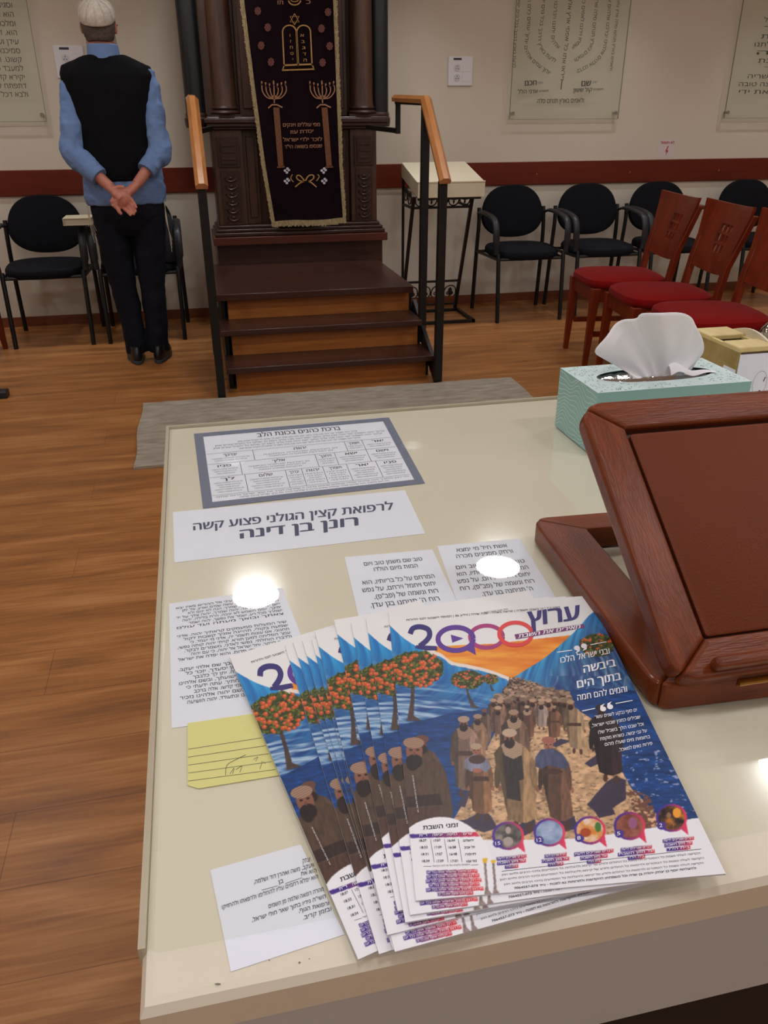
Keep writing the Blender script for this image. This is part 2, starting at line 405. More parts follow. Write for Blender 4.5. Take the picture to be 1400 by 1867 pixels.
def stairs():
    t = thing('wooden_steps', (.62, 4.0, 0), 'short flight of dark brown steps with orange wood risers leading up to the ark', 'steps')
    for x0, x1, y0, y1, z in ((.085, 1.160, 4.00, 4.26, .13), (.075, 1.1445, 4.19, 4.48, .275)):
        box('tread', TREAD, t, x0, x1, y0, y1, z-.03, z, bev=.003)
    box('platform', TREAD, t, .075, 1.1445, 4.385, 5.36, .385, .42, bev=.003)
    for y, z0, z1 in ((4.07, 0, .10), (4.25, .13, .245), (4.45, .275, .385)):
        box('riser', RISER, t, .13, 1.135, y, y+.02, z0, z1)
    for x in (.095, 1.135):
        g = MB(); poly = [(4.09, 0), (4.09, .10), (4.27, .10), (4.27, .245), (4.47, .245), (4.47, .385), (5.34, .385), (5.34, 0)]
        g.prism(poly, lambda p: (x, p[0], p[1]), lambda p: (x+.02, p[0], p[1]))
        g.obj('side_panel', BLKMET, t, smooth=False)
    box('plinth', TREAD, t, .125, 1.185, 5.36, YW-.02, 0, .54)
    box('plinth_top', mat('red_brown_slab', (92, 42, 26), .35, rgb2=(74, 32, 20), nscale=5, stretch=(.6, 8, 8)), t, .105, 1.205, 5.29, YW-.02, .541, .588, bev=.003)
stairs()

def handrail(x, sx, lab):
    t = thing('handrail', (x, 3.93, 0), lab, 'handrail', 'handrails of the steps')
    g = MB().box(x-.019, x+.019, 3.92, 3.958, .0, .985); g.obj('post', BLKMET, t, bev=.002)
    g = MB().box(x-.019, x+.019, 4.25, 4.288, .14, 1.30); g.obj('post', BLKMET, t, bev=.002)
    g = MB().box(x-.012, x+.012, 4.84, 4.864, 1.17, 1.325)
    g.bar((x, 4.85, 1.185), (x-sx*.10, 5.20, 1.20), .025); g.obj('wall_bracket', BLKMET, t)
    g = MB().bar((x, 3.93, .987), (x, 4.27, 1.305), .03, .012).bar((x, 4.27, 1.312), (x, 4.87, 1.325), .03, .012); g.obj('flat_bar', BLKMET, t)
    prof = [(-.026, 0), (-.028, .018), (-.012, .034), (.012, .034), (.028, .018), (.026, 0)]
    g = MB()
    A, B, D = Vector((x, 3.905, .975)), Vector((x, 4.27, 1.315)), Vector((x, 4.89, 1.332))
    d1 = (B-A).normalized(); n1 = Vector((0, -d1.z, d1.y)); nz = Vector((0, 0, 1)); nm = (n1+nz).normalized()
    g.loft([[A+Vector((a, 0, 0))+n1*b for a, b in prof], [B+Vector((a, 0, 0))+nm*b*1.1 for a, b in prof], [D+Vector((a, 0, 0))+nz*b for a, b in prof]])
    g.obj('wooden_rail', HAND, t)
    g = MB().box(x-.012, x+.012, 3.95, 4.15, .10, .12).bar((x, 3.96, .03), (x, 4.46, .30), .02, .08); g.obj('stringer', BLKMET, t)
handrail(.048, -1, 'black handrail with varnished wooden grip left of the steps, beside the standing person')
handrail(1.165, 1, 'black handrail with varnished wooden grip right of the steps, in front of the cream lectern')

# ------------------------------------------------------------------ the ark
def ark():
    t = thing('torah_ark', (.66, 5.45, .59), 'tall carved dark walnut ark with columns standing on top of the steps', 'ark')
    g = MB()
    for z0, z1, e in ((.589, .612, .0), (.612, .632, .012), (.632, .652, .028)):
        g.box(.118+e, 1.192-e, 5.31+e, YW-.025, z0, z1)
    g.obj('base_moulding', ARKD, t, bev=.006)
    box('lower_body', ARKW, t, .15, 1.15, 5.43, YW-.025, .652, 1.19)
    box('upper_body', ARKW, t, .14, 1.16, 5.45, YW-.025, 1.255, 2.45)
    for x0, x1 in ((.155, .33), (.985, 1.15)):
        c = (x0+x1)/2; s = MB().box(x0, x1, 5.36, 5.43, .652, 1.19).obj('pedestal', ARKW, t, bev=.004)
        q = MB().box(x0+.022, x1-.022, 5.348, 5.361, .985, 1.15).box(x0+.04, x1-.04, 5.340, 5.349, 1.0, 1.135)
        for zz in (1.03, 1.07, 1.105): q.box(x0+.05, x1-.05, 5.335, 5.341, zz-.007, zz+.007)
        q.obj('carved_panel', ARKD, s, bev=.002)
        q = MB()
        q.box(x0+.03, x1-.03, 5.351, 5.361, .67, .965)
        for k in range(6):
            zz = .93-.045*k
            q.tube([(c+.034*math.cos(a), 5.346-.004*math.sin(a*2), zz-.026*math.sin(a)) for a in [PI*j/10 for j in range(11)]], .0065, 6)
            q.ball((c, 5.348, zz-.006), .012, .007, .010, 8, 6)
        q.obj('scale_carving', ARKD, s)
    for x0, x1 in ((.33, .42), (.90, .985)):
        MB().box(x0, x1, 5.40, 5.43, .652, 1.19).box(x0+.02, x1-.02, 5.39, 5.401, .69, 1.15).obj('inner_panel', ARKW, t, bev=.004)
    g = MB()
    for z0, z1, e in ((1.19, 1.205, .03), (1.205, 1.225, .012), (1.225, 1.25, 0), (1.25, 1.258, .014)):
        g.box(.115+e, 1.225-e, 5.31+e, YW-.03, z0, z1)
    g.obj('ledge', ARKD, t, bev=.006)
    for c in (.245, 1.068):
        s = MB().lathe([(.075, 1.30), (.07, 1.34), (.068, 1.7), (.062, 2.2)], c, 5.40, 28).obj('column', ARKW, t)
        MB().box(c-.088, c+.088, 5.335, 5.46, 1.258, 1.272).lathe([(.082, 1.272), (.088, 1.28), (.082, 1.29), (.07, 1.294), (.078, 1.304), (.072, 1.314)], c, 5.395, 28).obj('column_base', ARKD, s)
        MB().lathe([(.062, 2.2), (.08, 2.22), (.07, 2.24), (.095, 2.30)], c, 5.40, 28).obj('capital', ARKD, s)
    for c in (.075, 1.185):
        s = MB().lathe([(.058, 1.275), (.058, 1.5), (.056, 2.25)], c, 5.44, 28).obj('black_column', BLKCOL, t)
        MB().lathe([(.066, 1.20), (.07, 1.225), (.07, 1.25), (.062, 1.258), (.064, 1.27), (.06, 1.28)], c, 5.44, 28).obj('column_base', ARKD, s)
        s['label'] = 'round black stone column at the outer corner'
    for x0, x1 in ((.33, .44), (.88, .985)):
        MB().box(x0, x1, 5.42, 5.452, 1.258, 2.3).box(x0+.022, x1-.022, 5.408, 5.421, 1.30, 2.25).obj('inner_panel', ARKW, t, bev=.005)
    for x0, x1 in ((.45, .66), (.662, .87)):
        MB().box(x0, x1, 5.425, 5.448, 1.26, 2.3).obj('ark_door', ARKW, t, bev=.003)
    MB().box(.06, 1.24, 5.34, YW-.03, 2.45, 2.52).box(.03, 1.27, 5.31, YW-.03, 2.52, 2.56).box(.1, 1.2, 5.38, YW-.03, 2.30, 2.45).obj('cornice', ARKD, t, bev=.006)
ark()

def curtain():
    YC = 5.285
    t = thing('ark_curtain', (.67, YC, .65), 'dark plum velvet curtain with gold fringe and embroidery hanging on the ark', 'curtain')
    L = lambda z: np.interp(z, [.655, 1.0, 1.38, 1.84, 2.2], [.478, .438, .408, .377, .36])
    Rr = lambda z: np.interp(z, [.655, 1.0, 1.38, 1.84, 2.2], [.928, .913, .909, .904, .90])
    zb = lambda u: .655 - .018*math.sin(PI*u)*0 + .012*math.sin(u*7)*.4 + .012*u
    def P(u, v, dy=0):
        z = zb(u)+(2.2-zb(u))*v
        x = L(z)+(Rr(z)-L(z))*u
        y = YC+dy+.006*math.sin(u*9+1)*(1-.5*v)+.003*math.sin(u*23+v*2)
        return (x, y, z)
    def sheet(us, vs, d0, th):
        n, k = len(us), len(vs); V = [P(u, v, d0) for u in us for v in vs]+[P(u, v, d0+th) for u in us for v in vs]; m = n*k
        F = [(i*k+j, (i+1)*k+j, (i+1)*k+j+1, i*k+j+1) for i in range(n-1) for j in range(k-1)]
        F += [tuple(m+q for q in reversed(f)) for f in F]
        b = [i*k for i in range(n)]+[(n-1)*k+j for j in range(1, k)]+[i*k+k-1 for i in range(n-2, -1, -1)]+[j for j in range(k-2, 0, -1)]
        F += [(b[i], m+b[i], m+b[(i+1) % len(b)], b[(i+1) % len(b)]) for i in range(len(b))]
        return V, F
    V, F = sheet(np.linspace(0, 1, 41), np.linspace(0, 1, 41), 0, .006)
    rawobj('velvet_panel', V, F, VELV, t)
    # fringe: tufts along both sides and the hem
    g = MB()
    def tuft(a, d, ln, wd):
        a = Vector(a); d = Vector(d).normalized()
        n = Vector((-d.z, 0, d.x)); k = ln*random.uniform(.85, 1.15); j = random.uniform(-.003, .003)
        o = Vector((0, -.006, 0))
        g.add([a-n*wd+o, a+n*wd+o, a+n*wd*1.1+d*k+o*.9+n*j, a-n*wd*1.1+d*k+o*.9+n*j, a-o*.3, a+d*k-o*.3], [(0, 1, 2, 3), (1, 0, 4), (2, 1, 4, 5), (0, 3, 5, 4), (3, 2, 5)])
    for i in range(150):
        v = i/150
        tuft(P(0.012, v), (-.8, 0, -.55), .018, .006); tuft(P(.988, v), (.8, 0, -.55), .016, .006)
    for i in range(62): tuft(P(i/61, .012), (.04, 0, -1), .034, .0045)
    V, F = sheet(np.linspace(0, .028, 3), np.linspace(0, 1, 40), -.004, .003); g.add(V, F)
    V, F = sheet(np.linspace(.972, 1, 3), np.linspace(0, 1, 40), -.004, .003); g.add(V, F)
    V, F = sheet(np.linspace(0, 1, 30), np.linspace(0, .012, 3), -.004, .003); g.add(V, F)
    g.obj('fringe', FRINGE, t, smooth=False)
    # embroidery measured on the cloth
    def on(p):
        q = ony(p[0], p[1], YC-.0125); return (q[0], q[1], q[2])
    UP = (0, -1)
    def em(): return Ink(on, (0, -3e-4, 0))
    e = em()   # star
    c = (537, 35); r = 9.5
    for s in (1, -1):
        P3 = [(c[0]+r*math.cos(a), c[1]+s*r*1.08*math.sin(a)) for a in [-PI/2+2*PI*k/3 for k in range(4)]]
        e.stroke(P3, 1.3)
    e.obj('embroidered_star', GOLD, t)
    e = em()
    arch = lambda x0, x1, ytop, yb, sl: [(x0+sl, yb)]+[((x0+x1)/2-(x1-x0)/2*math.cos(PI*k/10), ytop+12-12*math.sin(PI*k/10)) for k in range(11)]+[(x1+sl, yb)]
    e.stroke(arch(515, 540, 46, 120, 3), 2.4); e.stroke(arch(541, 566, 46, 120, 3), 2.4)
    e.stroke([(517, 119), (570, 117)], 3); e.stroke([(514, 128), (573, 126)], 2.6); e.stroke([(518, 119), (515, 128)], 2); e.stroke([(569, 117), (572, 126)], 2)
    e.obj('embroidered_tablets', GOLD, t)
    e = em()
    for k, ch in enumerate('אבגדה'): e.line(ch, (548+k*1.3, 67+11.3*k), (554+k*1.3, 67+11.3*k), 5, .012, UP)
    for k, ch in enumerate('וזחטי'): e.line(ch, (526+k*1.3, 67+11*k), (531+k*1.3, 67+11*k), 5, .012, UP, fit=ch not in 'וזי')
    e.obj('embroidered_letter', GOLD, t)
    e = em()
    e.line('כ', (558, 7), (566, 7), 7, .015, UP); e.line('תו', (506, 8), (516, 8), 7, .015, UP)
    for tx, x0, x1, y0, y1 in (('מפי עוללים ויונקים', 516, 583, 231, 230), ('יסדת עוז', 529, 571, 244, 242), ('לזכר ילדי ישראל', 516, 587, 258, 257), ('שנספו בשואה הי"ד', 519, 587, 271, 269)):
        q = em(); q.line(tx, (x0, y0), (x1, y1), 6, .02, UP); q.obj('embroidered_line', GOLDP, t)
    e.obj('embroidered_letter', GOLDP, t)
    e = em(); e.ring((537, 0), 11, 9, 2.4, a0=0.1, a1=PI-.1); e.ring((537, -1), 7, 4, 1.4, a0=0, a1=PI); e.obj('embroidered_crown', GOLD, t)
    for cx in (500, 588):
        e = em(); s = 1
        for k in (1, 2, 3):
            w = 7.2*k
            e.stroke(cat([(cx-w-1, 152+2*(3-k)), (cx-w, 166), (cx-w*.6, 173+k*1.6), (cx, 172+k*2.8)], 5), 2)
            e.stroke(cat([(cx+w-1, 152+2*(3-k)), (cx+w, 166), (cx+w*.6, 173+k*1.6), (cx, 172+k*2.8)], 5), 2)
            e.stroke([(cx-w-1.5, 148+2*(3-k)), (cx-w-1, 156+2*(3-k))], 2.6); e.stroke([(cx+w-1.5, 148+2*(3-k)), (cx+w-1, 156+2*(3-k))], 2.6)
        e.stroke([(cx-1.4, 147), (cx-.8, 156)], 2.8); e.stroke([(cx-.6, 154), (cx, 188)], 2.2)
        e.stroke([(cx-11, 197), (cx-4, 191), (cx+5, 191), (cx+15, 196)], 2.6)
        e.obj('embroidered_menorah', GOLDP, t)
        e = em(); e.poly([(cx-2, 196), (cx+9, 196), (cx+17, 302), (cx+7, 303)])
        e.stroke([(cx+5, 305), (cx+19, 304)], 3)
        e.obj('embroidered_pillar', mat('bronze_thread', (146, 92, 52), .65, rgb2=(70, 36, 26), nscale=90, stretch=(1, 1, 2.4)), t)
    for x, y in ((470, 20), (488, 50), (476, 83), (494, 113), (598, 22), (586, 52), (601, 84), (588, 114)):
        e = em()
        for k in range(8):
            a = PI/4*k; e.disc((x+4.4*math.cos(a), y+5.6*math.sin(a)), 2, 2.4, 7)
        e.disc((x, y), 2.8, 3.4, 8); e.obj('embroidered_rosette', ROSET, t)
    e = em()
    bow = [(556, 331), (548, 321), (542, 320), (541, 325), (548, 330), (556, 331), (565, 330), (572, 324), (570, 319), (562, 321), (556, 331)]
    e.stroke(cat(bow, 4), 2.2); e.stroke(cat([(556, 331), (548, 333), (538, 341)], 4), 2.2); e.stroke(cat([(556, 331), (566, 332), (577, 341)], 4), 2.2)
    e.stroke(cat([(535, 332), (530, 325), (533, 318)], 4), 1.6); e.stroke(cat([(577, 330), (582, 322), (579, 318)], 4), 1.6)
    e.obj('embroidered_bow', GOLD, t)
    for x, y in ((523, 311), (523, 330), (590, 311), (591, 330)):
        e = em()
        for dx, dy in ((-3.5, 0), (3.5, -1), (0, 3.6), (1, -3.6)): e.disc((x+dx, y+dy), 2.5, 2.5, 7)
        e.obj('embroidered_flower', mat('white_thread', (210, 205, 215), .7), t)
curtain()

# ------------------------------------------------------------------ wall fittings
YG = 5.762
def wall_ink(): return Ink(lambda p: (p[0], YG-.0045, p[1]), (0, -3e-4, 0))
def glass_panel(x0, x1, z0, z1, lab, sl=0):
    t = thing('glass_plaque', ((x0+x1)/2, YG, z0), lab, 'plaque')
    MB().box(x0, x1, YG-.003, YG+.003, z0, z1).obj('glass_sheet', GLASS, t, smooth=False)
    e = .0022
    MB().box(x0-e, x0, YG-.0035, YG+.0035, z0, z1).box(x1, x1+e, YG-.0035, YG+.0035, z0, z1).box(x0, x1, YG-.0035, YG+.0035, z0-e, z0).obj('polished_edge', GLEDGE, t, smooth=False)
    for x in (x0+.02, x1-.02):
        for z in (z0+.035, z1-.035):
            g = MB(); g.tube([(x, YG-.008, z), (x, YG-.004, z)], .012, 14); g.tube([(x, YG+.0035, z), (x, YW-.0003, z)], .008, 12)
            g.obj('standoff', STEEL, t)
    return t
gm = glass_panel(2.165, 2.965, 1.235, 2.25, 'green tinted glass plaque with a menorah of Hebrew writing, right of the socket plate')
def on_wall(x, y): p = ony(x, y, YG-.0045); return np.array([p[0], p[2]])
e = wall_ink()
PS = ['אלהים יחננו ויברכנו יאר פניו אתנו סלה', 'לדעת בארץ דרכך בכל גוים ישועתך', 'יודוך עמים אלהים יודוך עמים כלם', 'ישמחו וירננו לאמים כי תשפט עמים מישר', 'ולאמים בארץ תנחם סלה ארץ נתנה יבולה', 'יברכנו אלהים אלהינו יברכנו אלהים', 'וייראו אתו כל אפסי ארץ']
def curve_text(e, t, P, h):
    P = [np.array(p) for p in cat(P, 12)]
    S = np.concatenate([[0], np.cumsum([np.linalg.norm(P[i+1]-P[i]) for i in range(len(P)-1)])])
    words = t.split(); s_, q_ = words[0], 1
    while q_ < 60 and glyphs(s_)[2]*h/CAPH < S[-1]*.93: s_ += ' '+words[q_ % len(words)]; q_ += 1
    co, F, wd = glyphs(s_)
    PX = np.array([p[0] for p in P]); PZ = np.array([p[1] for p in P]); out = []
    for u, v in co:
        s = u/wd*S[-1]; x, z = np.interp(s, S, PX), np.interp(s, S, PZ); s2 = min(s+.004, S[-1]); s1 = s2-.008
        d = np.array([np.interp(s2, S, PX)-np.interp(s1, S, PX), np.interp(s2, S, PZ)-np.interp(s1, S, PZ)]); d /= np.linalg.norm(d)
        q = np.array([x, z])+np.array([-d[1], d[0]])*(v-.28)*h/CAPH; out.append((q[0], YG-.0045, q[1]))
    e.mb.add(out, F)
def mpath(pts):
    P = [on_wall(900+x/5.385, y/5.385) for x, y in pts]; return [(P[0][0]+.0, 2.2)]+P
MP = [[(612, 0), (590, 260), (585, 400), (640, 470)], [(490, 0), (470, 220), (450, 420), (505, 525), (605, 605)], [(350, 0), (340, 280), (315, 470), (380, 590), (550, 722)],
      [(885, 0), (862, 250), (840, 400), (770, 468)], [(1010, 0), (985, 250), (960, 440), (900, 520), (795, 590)], [(1140, 0), (1110, 320), (1075, 500), (985, 610), (815, 705)]]
for k, pts in enumerate(MP): curve_text(e, PS[k]+' '+PS[(k+2) % 7], mpath(pts), .021)
curve_text(e, PS[6]+' '+PS[0]+' '+PS[3], mpath([(750, 0), (715, 400), (690, 600), (672, 785)]), .023)
e.stroke([on_wall(900+672/5.385, 785/5.385), on_wall(900+660/5.385, 880/5.385)], .006)
curve_text(e, PS[1]+' '+PS[2]+' '+PS[5], mpath([(248, 0), (215, 350), (198, 665)]), .017); curve_text(e, PS[4]+' '+PS[5]+' '+PS[1], mpath([(1225, 0), (1190, 350), (1150, 690)]), .017)
def wline(e, t, x0, x1, y, h, b=.01):
    a = on_wall(x0, y); c = on_wall(x1, y-1); e.line(t, a, c, h, b)
wline(e, 'חכם', 957, 978, 156, .028, .03); wline(e, 'שם', 1060, 1077, 157, .03, .03); wline(e, 'אדני הלל', 944, 980, 171, .022, .015)
wline(e, 'קול ששון', 1045, 1079, 168, .022, .015); wline(e, 'ולאמים בארץ תנחם סלה', 979, 1064, 188, .024)
wline(e, 'הרב', 981, 989, 153, .011); wline(e, 'הרב', 1080, 1088, 152, .011); wline(e, 'ממשפחת', 982, 1000, 168, .011); wline(e, 'ממשפחת', 1081, 1100, 165, .011)
e.obj('inscription', GLASSINK, gm)
gl = glass_panel(-1.75, -.815, 1.238, 2.25, 'green tinted glass plaque with Hebrew prayer lines left of the standing person')
e = wall_ink()
BR = ['וסגידנא קמה ומקמי', 'הוא זן לכולא', 'ומלכותא דילך', 'הוא. דסגידנא קמה', 'עידן ועידן. לא על', 'סמיכנא. אלא באלהא', 'קשוט. ואורייתה קש', 'למעבד טבוון וקשוט', 'יקירא קדישא אנא', 'דתפתח לבאי באוריי', 'ולבא דכל עמך ישרא']
for k, tx in enumerate(BR):
    z = 1.845-.0455*k-.02
    e.line(tx, (-1.40, z), (-.895, z), .024, 0, fit=False, align='r')
e.obj('inscription', GLASSINK, gl)
grr = glass_panel(3.80, 4.75, 1.235, 2.25, 'green tinted glass plaque with Hebrew prayer lines on the right, above the warning sticker side')
e = wall_ink()
SP = ['אבינו שבשמים צור ישראל', 'אלהינו מלך', 'ברך את מדינת', 'ראשית צמיחת גאולתנו', 'הגן עליה', 'ופרש עליה סכת', 'ושלח אורך', 'ואמתך לראשיה שריה', 'ויועציה ותקנם בעצה טובה', 'מלפניך חזק את ידי']
for k, tx in enumerate(SP):
    z = 1.83-.049*k; x0 = 3.93+(.05, .06, .05, 0.01, .04, .06, .12, .0, -.06, -.05)[k]
    e.line(tx, (x0, z), (4.62, z), .024, 0, fit=True)
e.obj('inscription', GLASSINK, grr)

def socket(x, z, lab):
    wd, h = .170, .172
    t = thing('socket_plate', (x, YW, z), lab, 'wall socket')
    MB().box(x, x+wd, YW-.012, YW, z, z+h).obj('plate', PLATE, t, bev=.004)
    MB().box(x+.035, x+.09, YW-.0135, YW-.0121, z+h-.022, z+h-.010).obj('label_strip', GREYLINE, t, smooth=False)
    for dz in (.105, .048):
        c = (x+.062, z+dz); g = MB(); n = 20
        g.lathe([(.021, 0), (.021, .004)], 0, 0, n); g.V = [(c[0]+v[0], YW-.012-v[2], c[1]+v[1]) for v in g.V]
        s = g.obj('outlet', mat('white_outlet', (205, 203, 206), .4), t)
        g = MB()
        for a in (90, 215, 325): g.ball((c[0]+.009*math.cos(math.radians(a)), YW-.0165, c[1]+.009*math.sin(math.radians(a))), .0032, .001, .0032, 8, 6)
        g.ball((c[0], YW-.0165, c[1]+.0), .001, .0006, .001, 6, 4)
        g.obj('pin_hole', GREYLINE, s)
        MB().box(x+.098, x+.15, YW-.0145, YW-.0121, z+dz-.022, z+dz+.024).obj('blank_cover', PLATE, t, bev=.002)
socket(1.728, 1.435, 'white plastic double socket plate on the wall between the ark and the glass menorah plaque')
socket(-.715, 1.470, 'white plastic socket plate on the wall partly hidden by the standing person\'s shoulder')
t = thing('warning_sticker', (3.41, YW, .97), 'small white sticker with red Hebrew words and a red lightning bolt', 'sticker')
MB().box(3.33, 3.46, YW-.0012, YW-.0002, .975, 1.10).obj('sticker_sheet', mat('sticker_white', (214, 204, 200), .6), t, smooth=False)
e = Ink(lambda p: (p[0], YW-.0018, p[1]), (0, -2e-4, 0)); e.line('לא חשמל', (3.345, 1.068), (3.452, 1.068), .016, .03)
e.poly([(3.405, 1.055), (3.388, 1.015), (3.400, 1.017), (3.392, .985), (3.415, 1.027), (3.402, 1.025), (3.412, 1.055)]); e.obj('red_marking', RED, t)

# ------------------------------------------------------------------ black chairs along the wall
def black_chair():
    t = thing('armchair', (0, 0, 0), None, 'chair', 'black upholstered armchairs along the wall')
    # front is -y; local origin: middle of the footprint
    def pad(name, out, c, th, M):
        n = len(out); g = MB(); rings = []
        for s, d in ((.90, -th/2), (.975, -th/2*.8), (1, -th*.2), (1, th*.15), (.965, th/2*.8), (.86, th/2*1.0), (.55, th/2*1.18), (.15, th/2*1.24)):
            rings.append([M @ Vector((p[0]*s, p[1]*s, d)) for p in out])
        g.loft(rings); return g.obj(name, BLKFAB, t)
    out = []
    for k in range(40):
        a = 2*PI*k/40; x = .235*math.copysign(abs(math.cos(a))**.72, math.cos(a)); y = .215*math.copysign(abs(math.sin(a))**(.8 if math.sin(a) < 0 else .62), math.sin(a))
        out.append((x, y))
    pad('seat', out, None, .055, Matrix.Translation((0, -.02, .435)) @ Matrix.Rotation(math.radians(3), 4, 'X'))
    out = []
    for k in range(44):
        a = 2*PI*k/44; s = math.sin(a)
        x = .222*math.copysign(abs(math.cos(a))**.8, math.cos(a)); y = (.205*abs(s)**.9 if s > 0 else -.135*abs(s)**1.0)
        out.append((x*(1 if s > 0 else 1-.0*s), y))
    pad('backrest', out, None, .045, Matrix.Translation((0, .195, .630)) @ Matrix.Rotation(math.radians(90-9), 4, 'X'))
    for sx in (-1, 1):
        MB().tube([(sx*.225, -.235, 0), (sx*.228, -.20, .405), (sx*.228, -.19, .44)], .0135, 10).obj('leg', BLKMET, t)
        MB().tube(cat([(sx*.246, .245, 0), (sx*.243, .21, .40), (sx*.238, .20, .58), (sx*.235, .215, .69)], 4), .0135, 10).obj('leg', BLKMET, t)
        g = MB().tube(cat([(sx*.242, .20, .655), (sx*.245, .12, .672), (sx*.247, -.03, .668), (sx*.249, -.14, .648), (sx*.249, -.185, .60), (sx*.248, -.195, .52), (sx*.244, -.195, .44)], 5),
                      [.015]*5+[.023]*22+[.018]*4, 12, flat=.55)
        g.obj('armrest', BLKPL, t)
    MB().tube([(-.228, -.19, .405), (.228, -.19, .405)], .010, 8).tube([(-.24, .2, .405), (.24, .2, .405)], .010, 8).tube([(-.228, -.19, .405), (-.243, .21, .405)], .010, 8).tube([(.228, -.19, .405), (.243, .21, .405)], .010, 8).obj('seat_frame', BLKMET, t)
    return t
bc = black_chair()
BCH = [(-.905, 5.42, 0, 'black armchair at the left edge, left of the standing person'),
       (-.355, 5.42, 0, 'black armchair directly behind the standing person\'s legs'),
       (2.155, 5.38, 0, 'black armchair right of the cream lectern, whole and unobstructed'),
       (2.715, 5.38, 0, 'black armchair second from the cream lectern, half behind the red seats'),
       (3.27, 5.40, 0, 'black armchair mostly hidden behind the first wooden chair back'),
       (3.98, 5.40, 0, 'black armchair at the right edge behind the second wooden chair')]
for i, (x, y, r, lab) in enumerate(BCH):
    o = bc if i == 0 else copy_tree(bc)
    o.location = (x, y, 0); o.rotation_euler = (0, 0, math.radians(r)); o['label'] = lab
for i, x in ((-1, -1.62),):
    pass

# ------------------------------------------------------------------ wooden chairs with red seats
def red_chair():
    t = thing('wooden_chair', (0, 0, 0), None, 'chair', 'wooden chairs with red seats in a row')
    # front is -x, origin in the middle of the seat on the floor
    out = []
    for k in range(44):
        a = 2*PI*k/44; x = .225*math.copysign(abs(math.cos(a))**.55, math.cos(a)); y = (.225+(-.02 if x > 0 else .0)*abs(x)/.225)*math.copysign(abs(math.sin(a))**.5, math.sin(a))
        out.append((x, y))
    g = MB(); g.loft([[(p[0]*s, p[1]*s, z) for p in out] for s, z in ((.97, .425), (1, .435), (1.005, .448), (.985, .462), (.90, .474), (.6, .484), (.2, .488))])
    g.obj('seat', REDF, t)
    g = MB().box(-.20, -.178, -.19, .19, .35, .424).box(.178, .20, -.17, .17, .35, .424).box(-.18, .18, -.195, -.175, .35, .424).box(-.18, .18, .175, .195, .35, .424)
    g.obj('seat_rail', MAHO, t, bev=.002)
    for s in (-1, 1):
        g = MB(); g.loft([[(-.19+a*wd-(.0 if z else .015), s*(.19)+b*wd, z) for a, b in ((-1, -1), (1, -1), (1, 1), (-1, 1))] for z, wd in ((0, .013), (.35, .021), (.424, .022))])
        g.obj('leg', MAHO, t, bev=.002)
        g = MB(); g.loft([[(xx+a*.014, s*(.188+(.03*(z-.6)/.24 if z > .6 else 0))+b*wd, z) for a, b in ((-1, -1), (1, -1), (1, 1), (-1, 1))] for z, xx, wd in ((0, .265, .017), (.2, .225, .02), (.44, .205, .022), (.60, .230, .022), (.84, .305, .02))])
        g.obj('leg', MAHO, t, bev=.003)
    # curved back panel with a 3x3 lattice of square holes
    us = [-.200, -.12, -.052, -.028, -.012, .012, .028, .052, .12, .200]
    us = [-.205, -.13, -.054, -.024, -.015, .015, .024, .054, .13, .205]
    vs = [.585, .64, .655, .685, .697, .727, .739, .769, .82, .885]
    vs = [.575, .63, .655, .693, .705, .743, .755, .793, .84, .888]
    def PB(u, z, d):
        u = u*(.86+.34*(z-.575)/.31); z = z-.02*(z-.5)/.38
        return (.212+(z-.55)*.30+.028*(1-(u/.2)**2)-.012+d, u, z+(.008*(abs(u)/.2)**2 if z > .85 else -.02*(1-(u/.2)**2) if z < .6 else 0))
    V = []; F = []; n, k = len(us), len(vs); d = .014
    for dd in (0, d): V += [PB(u, z, dd) for u in us for z in vs]
    hole = lambda i, j: i in (2, 4, 6) and j in (2, 4, 6)
    A = lambda i, j, s: s*n*k+i*k+j
    for i in range(n-1):
        for j in range(k-1):
            if hole(i, j):
                c = [(i, j), (i+1, j), (i+1, j+1), (i, j+1)]
                for q in range(4): F.append((A(*c[q], 0), A(*c[(q+1) % 4], 0), A(*c[(q+1) % 4], 1), A(*c[q], 1)))
            else:
                F.append((A(i, j, 0), A(i, j+1, 0), A(i+1, j+1, 0), A(i+1, j, 0))); F.append((A(i, j, 1), A(i+1, j, 1), A(i+1, j+1, 1), A(i, j+1, 1)))
    for i in range(n-1):
        F.append((A(i, 0, 0), A(i+1, 0, 0), A(i+1, 0, 1), A(i, 0, 1))); F.append((A(i+1, k-1, 0), A(i, k-1, 0), A(i, k-1, 1), A(i+1, k-1, 1)))
    for j in range(k-1):
        F.append((A(0, j+1, 0), A(0, j, 0), A(0, j, 1), A(0, j+1, 1))); F.append((A(n-1, j, 0), A(n-1, j+1, 0), A(n-1, j+1, 1), A(n-1, j, 1)))
    rawobj('backrest', V, F, MAHO, t)
    MB().box(-.175, .2, -.19, -.175, .16, .19).box(-.175, .2, .175, .19, .16, .19).obj('stretcher', MAHO, t, bev=.002)
    return t
rc = red_chair()
RCH = [(2.285, 4.22, -8, 'wooden chair with red seat farthest from the table, front left leg fully visible'),
       (2.262, 3.735, -8, 'middle wooden chair with red seat in the row of three'),
       (2.232, 3.245, -8, 'nearest wooden chair with red seat, its back cut by the right edge')]
for i, (x, y, r, lab) in enumerate(RCH):
    o = rc if i == 0 else copy_tree(rc)
    o.location = (x, y, 0); o.rotation_euler = (0, 0, math.radians(r)); o['label'] = lab
